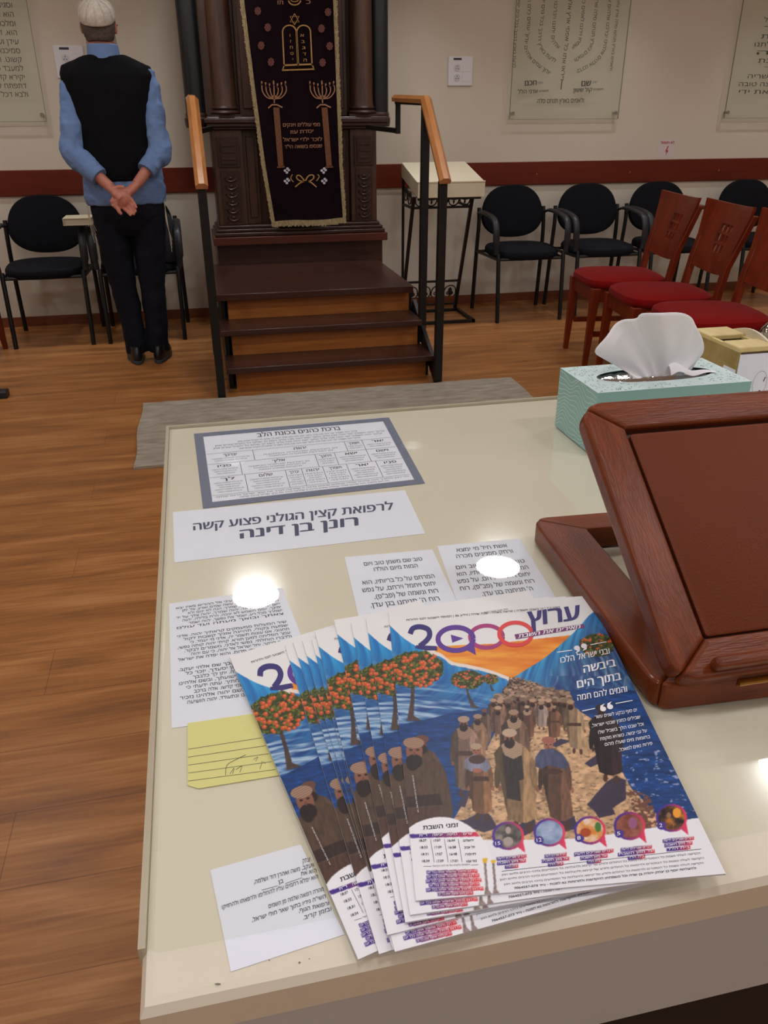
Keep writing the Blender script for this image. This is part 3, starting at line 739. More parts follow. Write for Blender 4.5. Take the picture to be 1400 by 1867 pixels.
# a wooden chair whose leg alone shows at the left edge, and a dark foot bar lower down
o = copy_tree(rc); o.location = (-1.40, 5.02, 0); o.rotation_euler = (0, 0, math.radians(180)); o['label'] = 'wooden chair whose brown leg alone shows at the far left edge'
t = thing('black_chair_base', (-1.3, 4.25, 0), 'black flat foot bar poking in at the left edge of the floor', 'furniture foot')
MB().box(-1.40, -1.0, 4.18, 4.25, 0, .035).obj('foot_bar', BLKPL, t, bev=.006)
MB().box(-1.55, -1.40, 4.17, 4.26, 0, .045).tube([(-1.47, 4.215, .04), (-1.47, 4.215, .42)], .02, 10).obj('post', BLKMET, t)

# ------------------------------------------------------------------ cream lectern on wrought iron stand
def lectern():
    t = thing('lectern', (1.6, 5.4, 0), 'cream topped lectern on a black wrought iron stand between the steps and the armchairs', 'lectern')
    x0, x1 = 1.365, 1.80; yf, yb = 5.15, 5.58; zf, zb = .888, .985; th = .088
    g = MB(); g.add([(x0, yf, zf-th), (x1, yf, zf-th), (x1, yb, zb-th), (x0, yb, zb-th), (x0, yf, zf), (x1, yf, zf), (x1, yb, zb), (x0, yb, zb)],
                    [(0, 3, 2, 1), (4, 5, 6, 7), (0, 1, 5, 4), (1, 2, 6, 5), (2, 3, 7, 6), (3, 0, 4, 7)])
    g.obj('desk_box', CREAM2, t, bev=.003)
    MB().box(x0, x1, yf-.004, yf+.012, zf-.002, zf+.008).obj('book_stop', CREAM2, t, bev=.002)
    MB().box(x0+.005, x1-.02, yf+.01, yf+.03, zf-th-.012, zf-th-.0005).obj('under_bar', BLKMET, t)
    f = BLKMET; xa, xb = x0-.005, x1-.07
    g = MB(); g.box(xa, xb+.06, 5.20, 5.222, 0, .02); g.box(xa, xb+.06, 5.56, 5.582, 0, .02); g.box(xa, xa+.022, 5.20, 5.58, 0, .02); g.box(xb+.04, xb+.062, 5.20, 5.58, 0, .02)
    g.obj('base_frame', f, t)
    def yy(z): return 5.57-(z/.80)*.30
    for x in (xa+.01, xb+.03):
        g = MB(); g.bar((x, 5.57, .01), (x, yy(.795), .795), .02, .02, up=(0, 1, 0)); g.obj('leg', f, t)
    for z in (.73, .23, .06):
        MB().bar((xa+.01, yy(z), z), (xb+.03, yy(z), z), .014).obj('cross_bar', f, t)
    MB().bar((xa+.01, yy(.73), .73), (xa+.01, 5.55, .73), .014).bar((xa+.01, 5.55, .73), (xa+.01, 5.55, .89), .016).bar((xa+.01, 5.55, .0), (xa+.01, 5.55, .73), .016).bar((xb+.03, yy(.73), .73), (xb+.03, 5.55, .73), .014).obj('side_frame', f, t)
    def scroll(c, s, ax, flipz=1):
        g = MB()
        A = lambda u, v: (c[0]+u*s, c[1]+yoff(v), c[2]+v*s*flipz) if ax == 'x' else (c[0], c[1]+u*s, c[2]+v*s*flipz)
        yoff = lambda v: -v*s*flipz*.37
        g.tube([A(.9*math.cos(a), .55+.0-1.5*abs(math.sin(a))) if 0 else A(.92*math.cos(a), .9*math.sin(a)+.0) for a in [PI+PI*k/12 for k in range(13)]], .0042, 6)
        for sg in (-1, 1):
            g.tube([A(sg*(.28+.22*math.cos(a)), .35+.22*math.sin(a)) for a in [2*PI*k/10 for k in range(11)]], .0036, 6)
            g.tube([A(sg*.92, 0), A(sg*.98, .5), A(sg*.75, .85)], .004, 6)
        g.tube([A(0, .9), A(0, .1), A(.1, -.3), A(0, -.6), A(-.1, -.3), A(0, .1)], .0036, 6)
        return g
    g = MB(); n = 5
    for k in range(n):
        s = (xb-xa)/n/2; q = scroll((xa+.02+s*(2*k+1), yy(.775), .772), s*.97, 'x'); g.add(q.V, q.F)
    q = scroll((xa+.01, 5.38, .785), .045, 'y'); g.add(q.V, q.F); q = scroll((xa+.01, 5.48, .80), .045, 'y'); g.add(q.V, q.F)
    g.obj('upper_scrollwork', f, t)
    g = MB()
    for k in range(4):
        s = (xb-xa)/4/2; q = scroll((xa+.02+s*(2*k+1), yy(.145), .155), s*.97, 'x', -1); g.add(q.V, q.F)
        g.ball((xa+.02+s*(2*k+1), yy(.15), .15), .016, .006, .03, 8, 6)
    g.obj('lower_scrollwork', f, t)
lectern()

# ------------------------------------------------------------------ book and coat near the left chairs
t = thing('book', (-.66, 5.30, .64), 'thick cream book lying on the armrests between the two black armchairs', 'book')
MB().box(-.745, -.585, 5.22, 5.40, .693, .700).box(-.745, -.585, 5.22, 5.40, .728, .734).box(-.745, -.738, 5.22, 5.40, .70, .728).obj('cover', mat('cream_book_cover', (200, 188, 160), .6), t, bev=.001)
MB().box(-.737, -.59, 5.224, 5.396, .7002, .7278).obj('pages', mat('book_pages', (206, 196, 168), .8), t)
g = MB(); rr = []
for z, s in ((.463, .95), (.50, 1.05), (.58, 1.0), (.66, .92), (.72, .7), (.75, .35)):
    rr.append([(-.20+.085*s*math.cos(a)*(1+.12*math.sin(3*a+z*20)), 5.33+.085*s*math.sin(a)*(1+.1*math.cos(4*a+z*9)), z) for a in [2*PI*k/26 for k in range(26)]])
g.loft(rr); setp(g.obj('folded_coat', mat('dark_coat_cloth', (28, 28, 34), .9, bump=.5, bscale=20), None), 'dark folded coat lying on the armchair behind the standing person', 'coat')

# ------------------------------------------------------------------ the standing person (seen from behind)
def person():
    PX, PY = -.335, 4.76
    t = thing('person', (PX, PY, 0), 'person in white skullcap, black vest and blue shirt standing with hands clasped behind back', 'person')
    def ell(c, rx, ry, n=28, e=2.3):
        return [(c[0]+rx*math.copysign(abs(math.cos(a))**(2/e), math.cos(a)), c[1]+ry*math.copysign(abs(math.sin(a))**(2/e), math.sin(a)), c[2]) for a in [2*PI*k/n for k in range(n)]]
    def remesh(o, vox, sm=6, disp=0, dsc=.08):
        r = o.modifiers.new('remesh', 'REMESH'); r.mode = 'VOXEL'; r.voxel_size = vox; r.use_smooth_shade = True
        s = o.modifiers.new('smooth', 'SMOOTH'); s.factor = .5; s.iterations = sm
        if disp:
            tx = bpy.data.textures.new('folds', 'CLOUDS'); tx.noise_scale = dsc
            d = o.modifiers.new('folds', 'DISPLACE'); d.texture = tx; d.strength = disp; d.mid_level = .5
        return o
    cx = PX-.005
    # joints
    SL, SR = (cx-.180, PY-.005, 1.445), (cx+.172, PY-.005, 1.445)
    EL, ER = (cx-.222, PY-.10, 1.10), (cx+.205, PY-.09, 1.10)
    WL, WR = (cx-.055, PY-.205, .945), (cx+.075, PY-.20, .955)
    # ---- body: one continuous skin surface
    g = MB()
    g.loft([ell((cx-.022, PY+.005+dy, z), rx, ry) for z, rx, ry, dy in ((1.50, .062, .062, -.01), (1.55, .06, .062, 0), (1.60, .062, .07, .015), (1.63, .070, .085, .02), (1.67, .076, .098, .02), (1.715, .074, .096, .018), (1.75, .058, .078, .014), (1.775, .03, .045, .01))])
    for s in (-1, 1):
        g.ball((cx-.022+s*.078, PY+.02, 1.655), .010, .018, .030, 10, 8)      # ears
        g.ball((cx-.022+s*.03, PY+.112, 1.672), .014, .008, .010, 8, 6)       # eyes
    g.loft([ell((cx-.022, PY+.118+d, z), r, r*1.2, 10) for z, r, d in ((1.685, .008, -.01), (1.655, .012, .004), (1.635, .016, .010), (1.63, .012, .004))])   # nose
    g.ball((cx-.022, PY+.10, 1.607), .028, .014, .008, 10, 6)
    g.loft([ell((cx, PY, z), rx, ry) for z, rx, ry in ((.86, .14, .09), (1.0, .14, .085), (1.15, .15, .09), (1.35, .165, .095), (1.45, .15, .08), (1.50, .07, .06))])
    for S, Ee, W in ((SL, EL, WL), (SR, ER, WR)):
        g.tube([S, Ee, W], [.045, .038, .026], 12)
    for s, fx in ((-1, -.058), (1, .062)):
        g.tube([(cx+s*.07, PY, .88), (cx+s*.066, PY+.005, .5), (PX+fx, PY, .09)], [.075, .052, .036], 12)
        g.tube([(PX+fx, PY-.03, .05), (PX+fx, PY+.1, .04)], [.03, .03], 10)
    # hands: left hand (nearer) lies over the right wrist, both palms open backwards
    def hand(w, p, dirf, fan, thumb, curl):
        w, p, dirf, fan = [Vector(v) for v in (w, p, dirf, fan)]
        dirf.normalize(); fan.normalize(); nrm = dirf.cross(fan).normalized()
        if nrm.y > 0: nrm = -nrm
        g.tube([w, w+(p-w)*.5, p], [.027, .033, .034], 12, flat=.72)
        g.ball(p, .037, .02, .040, 12, 8)
        for k, (off, ln, r) in enumerate(((-.030, .062, .0088), (-.010, .072, .0092), (.010, .068, .0090), (.029, .054, .0080))):
            a = p+fan*off+dirf*.026; b = a+dirf*ln*.45-fan*off*.10+nrm*curl*.4; c = b+dirf*ln*.26-fan*off*.1+nrm*curl*1.3; d = c+dirf*ln*.04+nrm*curl*1.2
            g.tube([a-dirf*.02, a, b, c, d], [r*1.05, r*1.08, r, r*.94, r*.7], 8)
        a = p+fan*thumb*.030-dirf*.02; g.tube([a, a+fan*thumb*.022+dirf*.022+nrm*.004, a+fan*thumb*.028+dirf*.050+nrm*.012, a+fan*thumb*.026+dirf*.064+nrm*.014], [.014, .0112, .0102, .0075], 8)
    hand(WR, (cx+.012, PY-.222, .905), (-.75, -.05, -.55), (.5, .1, -.75), -1, .012)
    hand(WL, (cx+.005, PY-.252, .890), (.62, -.03, -.80), (.75, 0, .62), -1, .016)
    remesh(g.obj('body', SKIN, t), .0042, 2)
    # ---- hair, beard edge, cap
    g = MB(); g.loft([ell((cx-.022, PY+.012+d, z), rx, ry) for z, rx, ry, d in ((1.592, .058, .055, -.02), (1.61, .068, .078, -.008), (1.645, .080, .096, .002), (1.69, .083, .102, .006), (1.72, .078, .098, .006))])
    remesh(g.obj('hair', HAIRM, t), .005, 2, .008, .02)
    g = MB(); g.loft([ell((cx-.022, PY+.07, z), rx, ry, 16) for z, rx, ry in ((1.50, .03, .035), (1.54, .06, .05), (1.59, .074, .06), (1.625, .072, .05))])
    g.obj('beard', mat('grey_beard', (150, 142, 134), .9, bump=.5, bscale=150), t)
    tilt = math.radians(-24); n = 32; rings = []
    for q, (r, z) in enumerate(((.089, 0), (.0925, .004), (.0935, .018), (.091, .038), (.082, .058), (.062, .076), (.036, .088), (.010, .092))):
        ring = []
        for k in range(n):
            a = 2*PI*k/n; x, y, zz = r*math.cos(a)*.93, r*math.sin(a)*1.14, z+.0015*math.sin(a*3)
            y2 = y*math.cos(tilt)-zz*math.sin(tilt)*-1; z2 = zz*math.cos(tilt)-y*math.sin(tilt)
            ring.append((cx-.022+x, PY+.012+y2-.012, 1.688+z2))
        rings.append(ring)
    cap = MB().loft(rings).obj('skullcap', CAPM, t)
    g = MB()
    for s in range(12):      # crocheted ribs
        a = 2*PI*s/12; pts = []
        for r, z in ((.095, .014), (.0925, .038), (.083, .059), (.063, .077), (.03, .0905)):
            x, y, zz = r*math.cos(a)*.93, r*math.sin(a)*1.14, z+.001
            pts.append((cx-.022+x, PY+y*math.cos(tilt)+zz*math.sin(tilt), 1.688+zz*math.cos(tilt)-y*math.sin(tilt)))
        g.tube(cat(pts, 3), .0016, 5)
    g.obj('crochet_rib', CAPM, cap)
    g = MB()
    for s in (-1, 1): g.tube([(cx-.022+s*.085, PY+.03, 1.668), (cx-.022+s*.088, PY+.085, 1.672), (cx-.022+s*.075, PY+.125, 1.668)], .002, 6)
    for s in (-1, 1): g.tube([(cx-.022+s*.036+.026*math.cos(a), PY+.128, 1.662+.018*math.sin(a)) for a in [2*PI*k/14 for k in range(15)]], .0016, 6)
    g.obj('glasses', BLKMET, t)
    # ---- shirt
    g = MB()
    g.loft([ell((cx, PY, z), rx, ry) for z, rx, ry in ((.848, .20, .125), (.88, .208, .132), (.93, .207, .133), (1.05, .195, .125), (1.2, .19, .122), (1.35, .20, .122), (1.44, .19, .11), (1.49, .13, .085), (1.52, .08, .075))])
    for S, Ee, W, u in ((SL, EL, WL, .60), (SR, ER, WR, .48)):
        S, Ee, W = Vector(S), Vector(Ee), Vector(W); C = Ee+(W-Ee)*u
        g.tube(cat([S+Vector((0, 0, .02)), S+(Ee-S)*.3, S+(Ee-S)*.7, Ee, Ee+(C-Ee)*.5, C], 4), [.048]*2+[.058]*8+[.058]*6+[.053]*4+[.048], 16)
    remesh(g.obj('shirt', SHIRT, t), .0055, 2, .024, .07)
    for S, Ee, W, u in ((SL, EL, WL, .60), (SR, ER, WR, .48)):
        Ee, W = Vector(Ee), Vector(W); C = Ee+(W-Ee)*u; d = (W-Ee).normalized()
        MB().tube([C-d*.035, C-d*.03, C+d*.02, C+d*.028, C+d*.024, C+d*.0], [.044, .051, .050, .047, .040, .036], 18).obj('cuff', SHIRT, t)
    g = MB(); g.loft([ell((cx-.014, PY-.002, z), r, r*.98) for z, r in ((1.515, .080), (1.54, .078), (1.578, .074), (1.582, .069), (1.57, .068), (1.52, .068))]); g.obj('collar', SHIRT, t)
    # ---- vest
    g = MB()
    g.loft([ell((cx-.010, PY, z), rx, ry, 32, 2.5) for z, rx, ry in ((.965, .168, .135), (.98, .176, .142), (1.05, .186, .143), (1.15, .194, .143), (1.28, .205, .141), (1.38, .218, .138), (1.45, .226, .122), (1.488, .212, .100), (1.512, .16, .085), (1.535, .10, .075), (1.535, .08, .07))])
    remesh(g.obj('vest', VEST, t), .006, 4, .012, .1)
    # ---- trousers, one surface with two legs
    g = MB()
    g.loft([ell((cx, PY, z), rx, ry) for z, rx, ry in ((.97, .165, .11), (.88, .186, .122), (.80, .188, .125), (.74, .172, .11), (.69, .12, .08))])
    for s, fx in ((-1, -.060), (1, .064)):
        g.loft([ell((x, PY+dy, z), r, r*1.08, 20, 2) for x, dy, z, r in ((cx+s*.094, 0, .84, .092), (cx+s*.094, 0, .72, .092), (cx+s*.086, 0, .55, .080), (cx+s*.078, 0, .42, .070), (PX+s*.068, -.002, .25, .062), (PX+fx, -.004, .12, .058), (PX+fx, 0, .055, .060), (PX+fx, .0, .045, .056))])
    remesh(g.obj('trousers', TROUS, t), .006, 3, .016, .09)
    # ---- shoes with soles
    for s, fx in ((-1, -.062), (1, .068)):
        yaw = math.radians(-8*s); Mx = Matrix.Translation((PX+fx, PY-.035, 0)) @ Matrix.Rotation(yaw, 4, 'Z')
        def foot(prof): return [[Mx @ Vector((w*math.cos(a)*(.85 if math.sin(a) < 0 else 1), y0+(l*math.sin(a)), z)) for a in [2*PI*k/24 for k in range(24)]] for w, y0, l, z in prof]
        sh = MB().loft(foot(((.046, .065, .14, .018), (.050, .065, .145, .035), (.046, .058, .135, .055), (.040, .03, .095, .075), (.040, .005, .06, .095), (.036, .005, .052, .098)))).obj('shoe', SHOE, t)
        MB().loft(foot(((.045, .065, .14, 0), (.049, .065, .146, .004), (.049, .065, .147, .018), (.045, .065, .14, .021)))).obj('sole', SOLE, sh)
    # ---- ritual fringes hanging at the hips
    g = MB()
    for q in range(4):
        g.tube(cat([(cx-.195-.002*q, PY-.03, .87), (cx-.200+.004*q, PY-.06, .78), (cx-.188+.006*q, PY-.05, .66+.02*q)], 4), .0013, 5)
        g.tube(cat([(cx+.192+.002*q, PY-.03, .87), (cx+.200-.002*q, PY-.06, .76), (cx+.205+.003*q, PY-.05, .60+.02*q)], 4), .0013, 5)
    g.obj('hanging_fringe', mat('white_cord', (190, 180, 160), .8), t)
person()


# ------------------------------------------------------------------ the table in front
TZ = .846
def table():
    t = thing('table', (.6, .74, 0), 'big cream lacquered reading table in the foreground under the papers and magazines', 'table')
    x0, x1, y0, y1 = -.0675, 1.35, .288, 1.185
    g = MB(); pr = [(0, -.030), (-.0025, -.027), (-.003, -.006), (0, -.001), (.004, 0)]
    rings = []
    for d, z in pr:
        rings.append([(x0-.0+d*1, y0+d, TZ+z), (x1-d, y0+d, TZ+z), (x1-d, y1-d, TZ+z), (x0+d, y1-d, TZ+z)])
    g.loft(rings); g.obj('table_top', CREAM, t, smooth=False)
    box('apron', CREAMD, t, x0+.012, x1-.012, y0+.012, y0+.03, .708, TZ-.031)
    box('apron', CREAMD, t, x0+.012, x0+.03, y0+.031, y1-.02, .708, TZ-.031)
    box('apron', CREAMD, t, x1-.03, x1-.012, y0+.031, y1-.02, .708, TZ-.031)
    box('apron', CREAMD, t, x0+.031, x1-.031, y1-.04, y1-.02, .708, TZ-.031)
    for x in (x0+.04, x1-.10):
        for y in (y0+.035, y1-.10): box('leg', CREAMD, t, x, x+.06, y, y+.06, 0, .81)
    MB().box(-.0722, -.0680, .320, 1.192, TZ-.012, TZ+.003).box(-.0680, 1.34, 1.1872, 1.1915, TZ-.012, TZ+.003).obj('rim_strip', glassmat('clear_rim', (205, 196, 172), .7, .2), t, smooth=False)
    box('lower_shelf', mat('black_shelf', (20, 18, 22), .5), t, x0+.05, x1-.05, y0+.10, y1-.1, .50, .53)
table()
g = MB(); rr = rrect(-.0670, 1.34, .3165, 1.1865, .008, 4)
g.prism(rr, lambda p: (p[0], p[1], TZ+.0014), lambda p: (p[0], p[1], TZ+.0021))
# the sheet is laid over the papers
CT = TZ+.0022; CTP = TZ+.0002
setp(g.obj('clear_cover', COVERM, None, smooth=False), 'clear plastic sheet covering the cream table top', 'table cover')
# marks of wear on the table edge
g = Ink(lambda p: tuple(onz(p[0], p[1], TZ+.0005)))
for x, y, a, b in ((397, 1794, 6, 1.6), (546, 1755, 2.2, 1.8), (491, 1751, 1.4, 1.2), (564, 1748, 1.4, 1), (1290, 1589, 14, .8)): g.disc((x, y), a, b, 8)
setp(g.obj('scuff_mark', mat('scuff_grey', (120, 112, 98), .8), None), 'small dark scuffs and chips along the near edge of the cream table', 'wear marks')

# ---- papers under and on the cover
def sheet(name, lab, corners, m, z=CTP, cat_='paper', th=.0003):
    P = [onz(x, y, z) for x, y in corners]; c = sum(P)/len(P)
    t = thing(name, (c[0], c[1], z), lab, cat_)
    n = len(P); g = MB(); g.add([(p[0], p[1], z) for p in P]+[(p[0], p[1], z+th) for p in P], [tuple(range(n)), tuple(reversed(range(n, 2*n)))]+[(i, i+n, (i+1) % n+n, (i+1) % n) for i in range(n)])
    g.obj('sheet', m, t, smooth=False)
    return t, z+th+.00012
def quad(corners):        # unit square (u right, v up) -> photo measured sheet
    TL, TR, BR, BL = [np.array(c, float) for c in corners]
    src = [(0, 1), (1, 1), (1, 0), (0, 0)]; A = []; B = []
    for (u, v), (x, y) in zip(src, (TL, TR, BR, BL)):
        A += [[u, v, 1, 0, 0, 0, -u*x, -v*x], [0, 0, 0, u, v, 1, -u*y, -v*y]]; B += [x, y]
    h = np.linalg.solve(np.array(A), np.array(B)); H = np.append(h, 1).reshape(3, 3)
    def f(p): q = H @ np.array([p[0], p[1], 1]); return q[:2]/q[2]
    return f
# blessing sheet with grey blue frame
cb = ((353.4, 790.5), (708.8, 760.7), (775, 881), (370, 927))
t, z = sheet('blessing_sheet', 'white printed sheet of tabled Hebrew text with grey blue frame, at the far table corner', cb, WHITEP)
H = quad(cb); mk = lambda zz: Ink(lambda p: tuple(onz(*H(p), zz)))
e = mk(z)
for a in (((0, 0), (1, 0), (1, .062), (0, .062)), ((0, .94), (1, .94), (1, 1), (0, 1)), ((0, .062), (.042, .062), (.042, .94), (0, .94)), ((.958, .062), (1, .062), (1, .94), (.958, .94))):
    e.poly(a)
e.obj('printed_frame', mat('slate_blue_print', (100, 108, 134), .7, rgb2=(120, 128, 150), nscale=300), t)
e = mk(z)
e.line('ברכת כהנים בכונת הלב', (.30, .865), (.72, .865), .055, .02)
for k, (a, b) in enumerate(((.2, .80), (.09, .94), (.08, .92), (.2, .80))):
    e.line('יברכך יהוה וישמרך יאר יהוה פניו אליך ויחנך ישא יהוה פניו אליך וישם לך שלום כל הקהל עונים אמן', (a, .815-.035*k), (b, .815-.035*k), .018, 0)
rows = [(.66, .52, (.05, .27, .72, .90, .95)), (.52, .37, (.05, .22, .55, .63, .79, .955)), (.37, .13, (.05, .24, .40, .47, .555, .65, .77, .83, .955))]
rows = [(.68, .535, (.045, .26, .71, .80, .955)), (.535, .36, (.045, .19, .545, .64, .80, .955)), (.36, .135, (.045, .2, .385, .46, .56, .675, .82, .955))]
LAB = ['יברכך', 'יהוה', 'וישמרך', 'יאר', 'פניו', 'אליך', 'ויחנך', 'ישא', 'וישם', 'לך', 'שלום']; q = 0
for z1, z0, xs in rows:
    e.stroke([(xs[0], z1), (xs[-1], z1)], .003); e.stroke([(xs[0], z0), (xs[-1], z0)], .003)
    for x in xs[1:-1]: e.stroke([(x, z0), (x, z1)], .0025)
    for i in range(len(xs)-1):
        a, b = xs[i], xs[i+1]; c = (a+b)/2; wd = b-a
        e.line(LAB[q % 11], (c-min(.03, wd*.3), z1-.05), (c+min(.03, wd*.3), z1-.05), .03, .02); q += 1
        ln = int((z1-z0-.07)/.028)
        for k in range(ln):
            m_ = wd*(.1+.06*(k % 3)); e.line('מן הברכות שבתורה הכתובה' if wd > .12 else 'הברכה', (a+m_, z1-.085-.028*k), (b-m_, z1-.085-.028*k), .013, 0)
for k in range(2): e.line('ויהי רצון מלפניך יהוה אלהינו ואלהי אבותינו שתהא ברכה זו שתרצה לברך את עמך ישראל ברכה שלמה', (.06+.1*k, .105-.028*k), (.94-.1*k, .105-.028*k), .015, 0)
e.obj('printed_text', GREYLINE, t)
# dedication strip
cs = ((315, 934), (738, 894), (775, 973), (318, 1026))
t, z = sheet('notice_strip', 'wide white paper strip with two lines of large blue grey Hebrew letters', cs, WHITEP, cat_='paper')
e = Ink(lambda p: tuple(onz(p[0], p[1], z))); UPI = (0, -1)
e.line('לרפואת קצין הגולני פצוע קשה', (353, 967), (716, 929), 12.5, .035, (-.05, -1)); e.line('רונן בן דינה', (439, 982), (652, 958), 15.5, .045, (-.05, -1))
e.obj('printed_text', INKBLUE, t)
def text_sheet(name, lab, corners, lines, tz=CTP, extra=None, m=WHITEP):
    t, z = sheet(name, lab, corners, m, tz)
    H = quad(corners); e = Ink(lambda p: tuple(onz(*H(p), z)))
    for (tx, a, b, v, h, bo) in lines: e.line(tx, (a, v), (b, v), h, bo)
    if extra: extra(e)
    e.obj('printed_text', GREYLINE, t); return t
c3 = ((628, 1016), (788, 1002), (858, 1150), (665, 1172))
L3 = [('טוב שם משמן טוב ויום', .19, .84, .86, .045, .006), ('המות מיום הולדו', .28, .76, .775, .045, .006), ('המרחם על כל בריותיו, הוא', .12, .89, .62, .045, .006), ('יחוס ויחמל וירחם, על נפש', .10, .87, .53, .045, .006), ('רוח ונשמה של (פב"פ),', .20, .86, .44, .045, .006), ("רוח ה' תניחנו בגן עדן.", .14, .84, .35, .045, .006)]
text_sheet('memorial_card', 'white card of small Hebrew text above the magazines, left of its twin', c3, L3)
c4 = ((797, 996), (948, 982), (1030, 1118), (848, 1140))
L4 = [('אשת חיל מי ימצא', .20, .80, .89, .048, .006), ('ורחק מפנינים מכרה', .17, .83, .80, .048, .006), ('טוב שם משמן טוב ויום', .12, .90, .65, .045, .006), ('המרחם על כל בריותיו, הוא', .10, .90, .56, .045, .006), ('יחוס ויחמל וירחם, על נפש', .08, .88, .47, .045, .006), ('רוח ונשמה של (פב"פ), רוח', .08, .88, .38, .045, .006), ("ה' תניחנה בגן עדן.", .28, .82, .29, .045, .006)]
text_sheet('memorial_card', 'white card of small Hebrew text nearest the wooden book stand', c4, L4)
c5 = ((308, 1101), (515, 1072), (600, 1290), (313, 1328))
PSALM = [['שיר למעלות אשא עיני אל ההרים מאין יבא', 'עזרי. עזרי מעם יהוה עשה שמים וארץ. אל יתן', 'למוט רגלך, אל ינום שמרך. הנה לא ינום ולא', 'יישן שומר ישראל. יהוה שמרך, יהוה צלך על יד', 'ימינך. יומם השמש לא יככה, וירח בלילה. יהוה', 'ישמרך מכל רע, ישמר את נפשך. יהוה ישמר', 'צאתך ובואך מעתה ועד עולם'],
         ['שיר המעלות ממעמקים קראתיך יהוה. אדני', 'שמעה בקולי, תהיינה אזניך קשבות לקול', 'תחנוני. אם עונות תשמר יה, אדני מי יעמד. כי', 'עמך הסליחה למען תורא. קויתי יהוה קותה נפשי,', 'ולדברו הוחלתי. נפשי לאדני, משמרים לבקר,', 'שמרים לבקר. יחל ישראל אל יהוה, כי עם יהוה', 'החסד, והרבה עמו פדות. והוא יפדה את ישראל'],
         ['יענך יהוה ביום צרה, ישגבך שם אלהי יעקב.', 'ישלח עזרך מקדש, ומציון יסעדך. יזכר כל', 'מנחתיך, ועולתך ידשנה סלה. יתן לך כלבבך', 'וכל עצתך ימלא. נרננה בישועתך, ובשם אלהינו', 'נדגל. ימלא יהוה כל משאלותיך. עתה ידעתי כי', 'הושיע יהוה משיחו, יענהו משמי קדשו. אלה ברכב', 'ואלה בסוסים, ואנחנו בשם יהוה אלהינו נזכיר', 'המה כרעו ונפלו, ואנחנו קמנו ונתעודד. יהוה הושיעה']]
L5 = []; v = .93
for para in PSALM:
    for k, s in enumerate(para):
        L5.append((s, .06+.05*((k*7) % 3), .93, v, .019, .004)); v -= .0335
    v -= .045
text_sheet('psalm_sheet', 'tall white sheet of three Hebrew psalms at the left table edge', c5, L5)
cy = ((342, 1319), (472, 1300), (520, 1412), (362, 1438), (342, 1432))
P = [onz(x, y, CTP+.0005) for x, y in cy]
t, z = sheet('yellow_note', 'torn yellow lined note with faint handwriting poking out from under the magazines', cy, YELLOW, CTP+.0005)
e = Ink(lambda p: tuple(onz(p[0], p[1], z)))
for k in range(6): e.stroke([(343, 1366+14.5*k if k < 5 else 1425), (478+6*k, 1345+14.5*k if k < 5 else 1400)], .8) if k < 5 else None
e.stroke(cat([(411, 1413), (414, 1395), (430, 1385), (448, 1376)], 4), 1.0); e.stroke(cat([(419, 1411), (427, 1400), (424, 1411)], 3), .9); e.stroke(cat([(430, 1403), (441, 1397), (437, 1408)], 3), .9)
e.stroke(cat([(462, 1385), (470, 1380), (466, 1388)], 3), .8); e.stroke([(474, 1402), (478, 1388), (484, 1392)], .8)
e.obj('pen_marks', GREYLINE, t)
cc = ((383, 1587), (548, 1540), (628, 1704), (421, 1772))
t, z = sheet('prayer_card', 'white prayer card with blanks for names at the near left of the table', cc, WHITEP)
e = Ink(lambda p: tuple(onz(p[0], p[1], z))); up = (-.12, -1)
for tx, a, b, h in (('יצחק', (552, 1574), (566, 1570), 7), ('ויעקב, משה ואהרן דוד ושלמה,', (463, 1612), (572, 1580), 6.5), ('הוא את', (549, 1597), (577, 1590), 6.5), ('בן', (508, 1612), (517, 1609), 6.5), ('הוא ימלא רחמים עליו להחלימו ולרפאתו ולהחזיקו', (405, 1658), (580, 1601), 6.5),
                    ('מהרה רפואה שלמה מן השמים', (490, 1656), (590, 1624), 6.5), ('השי"ה גידיו בתוך שאר חולי ישראל,', (460, 1681), (594, 1637), 6.5), ('ורפואת הגוף,', (545, 1664), (600, 1650), 6.5), ('ובזמן קריב.', (553, 1677), (604, 1660), 6.5)):
    e.line(tx, a, b, h, .004, up)
e.stroke([(520, 1611), (551, 1600)], .9); e.stroke([(477, 1623), (506, 1615)], .9); e.obj('printed_text', GREYLINE, t)

# ---- magazines
CPX = ((708, 1114), (1074, 1086), (1323, 1593), (758, 1642)); ZTOP = .8625
QC = [onz(x, y, ZTOP)[:2] for x, y in CPX]           # TL TR BR BL of the top copy
Hc = quad(CPX)
Hm = None
def inv_map():
    A = []; B = []
    for (u, v), (x, y) in zip([(0, 1), (1, 1), (1, 0), (0, 0)], CPX):
        A += [[x, y, 1, 0, 0, 0, -u*x, -u*y], [0, 0, 0, x, y, 1, -v*x, -v*y]]; B += [u, v]
    return np.append(np.linalg.solve(np.array(A, float), np.array(B, float)), 1).reshape(3, 3)
HI = inv_map()
def uv_of(p): q = HI @ np.array([p[0], p[1], 1]); return q[0]/q[2], q[1]/q[2]
O3 = QC[3]
def flat(u, v):      # cover coordinates -> local metres (origin at the lower spine corner)
    p = QC[3]*(1-u)*(1-v)+QC[2]*u*(1-v)+QC[1]*u*v+QC[0]*(1-u)*v
    return p-O3
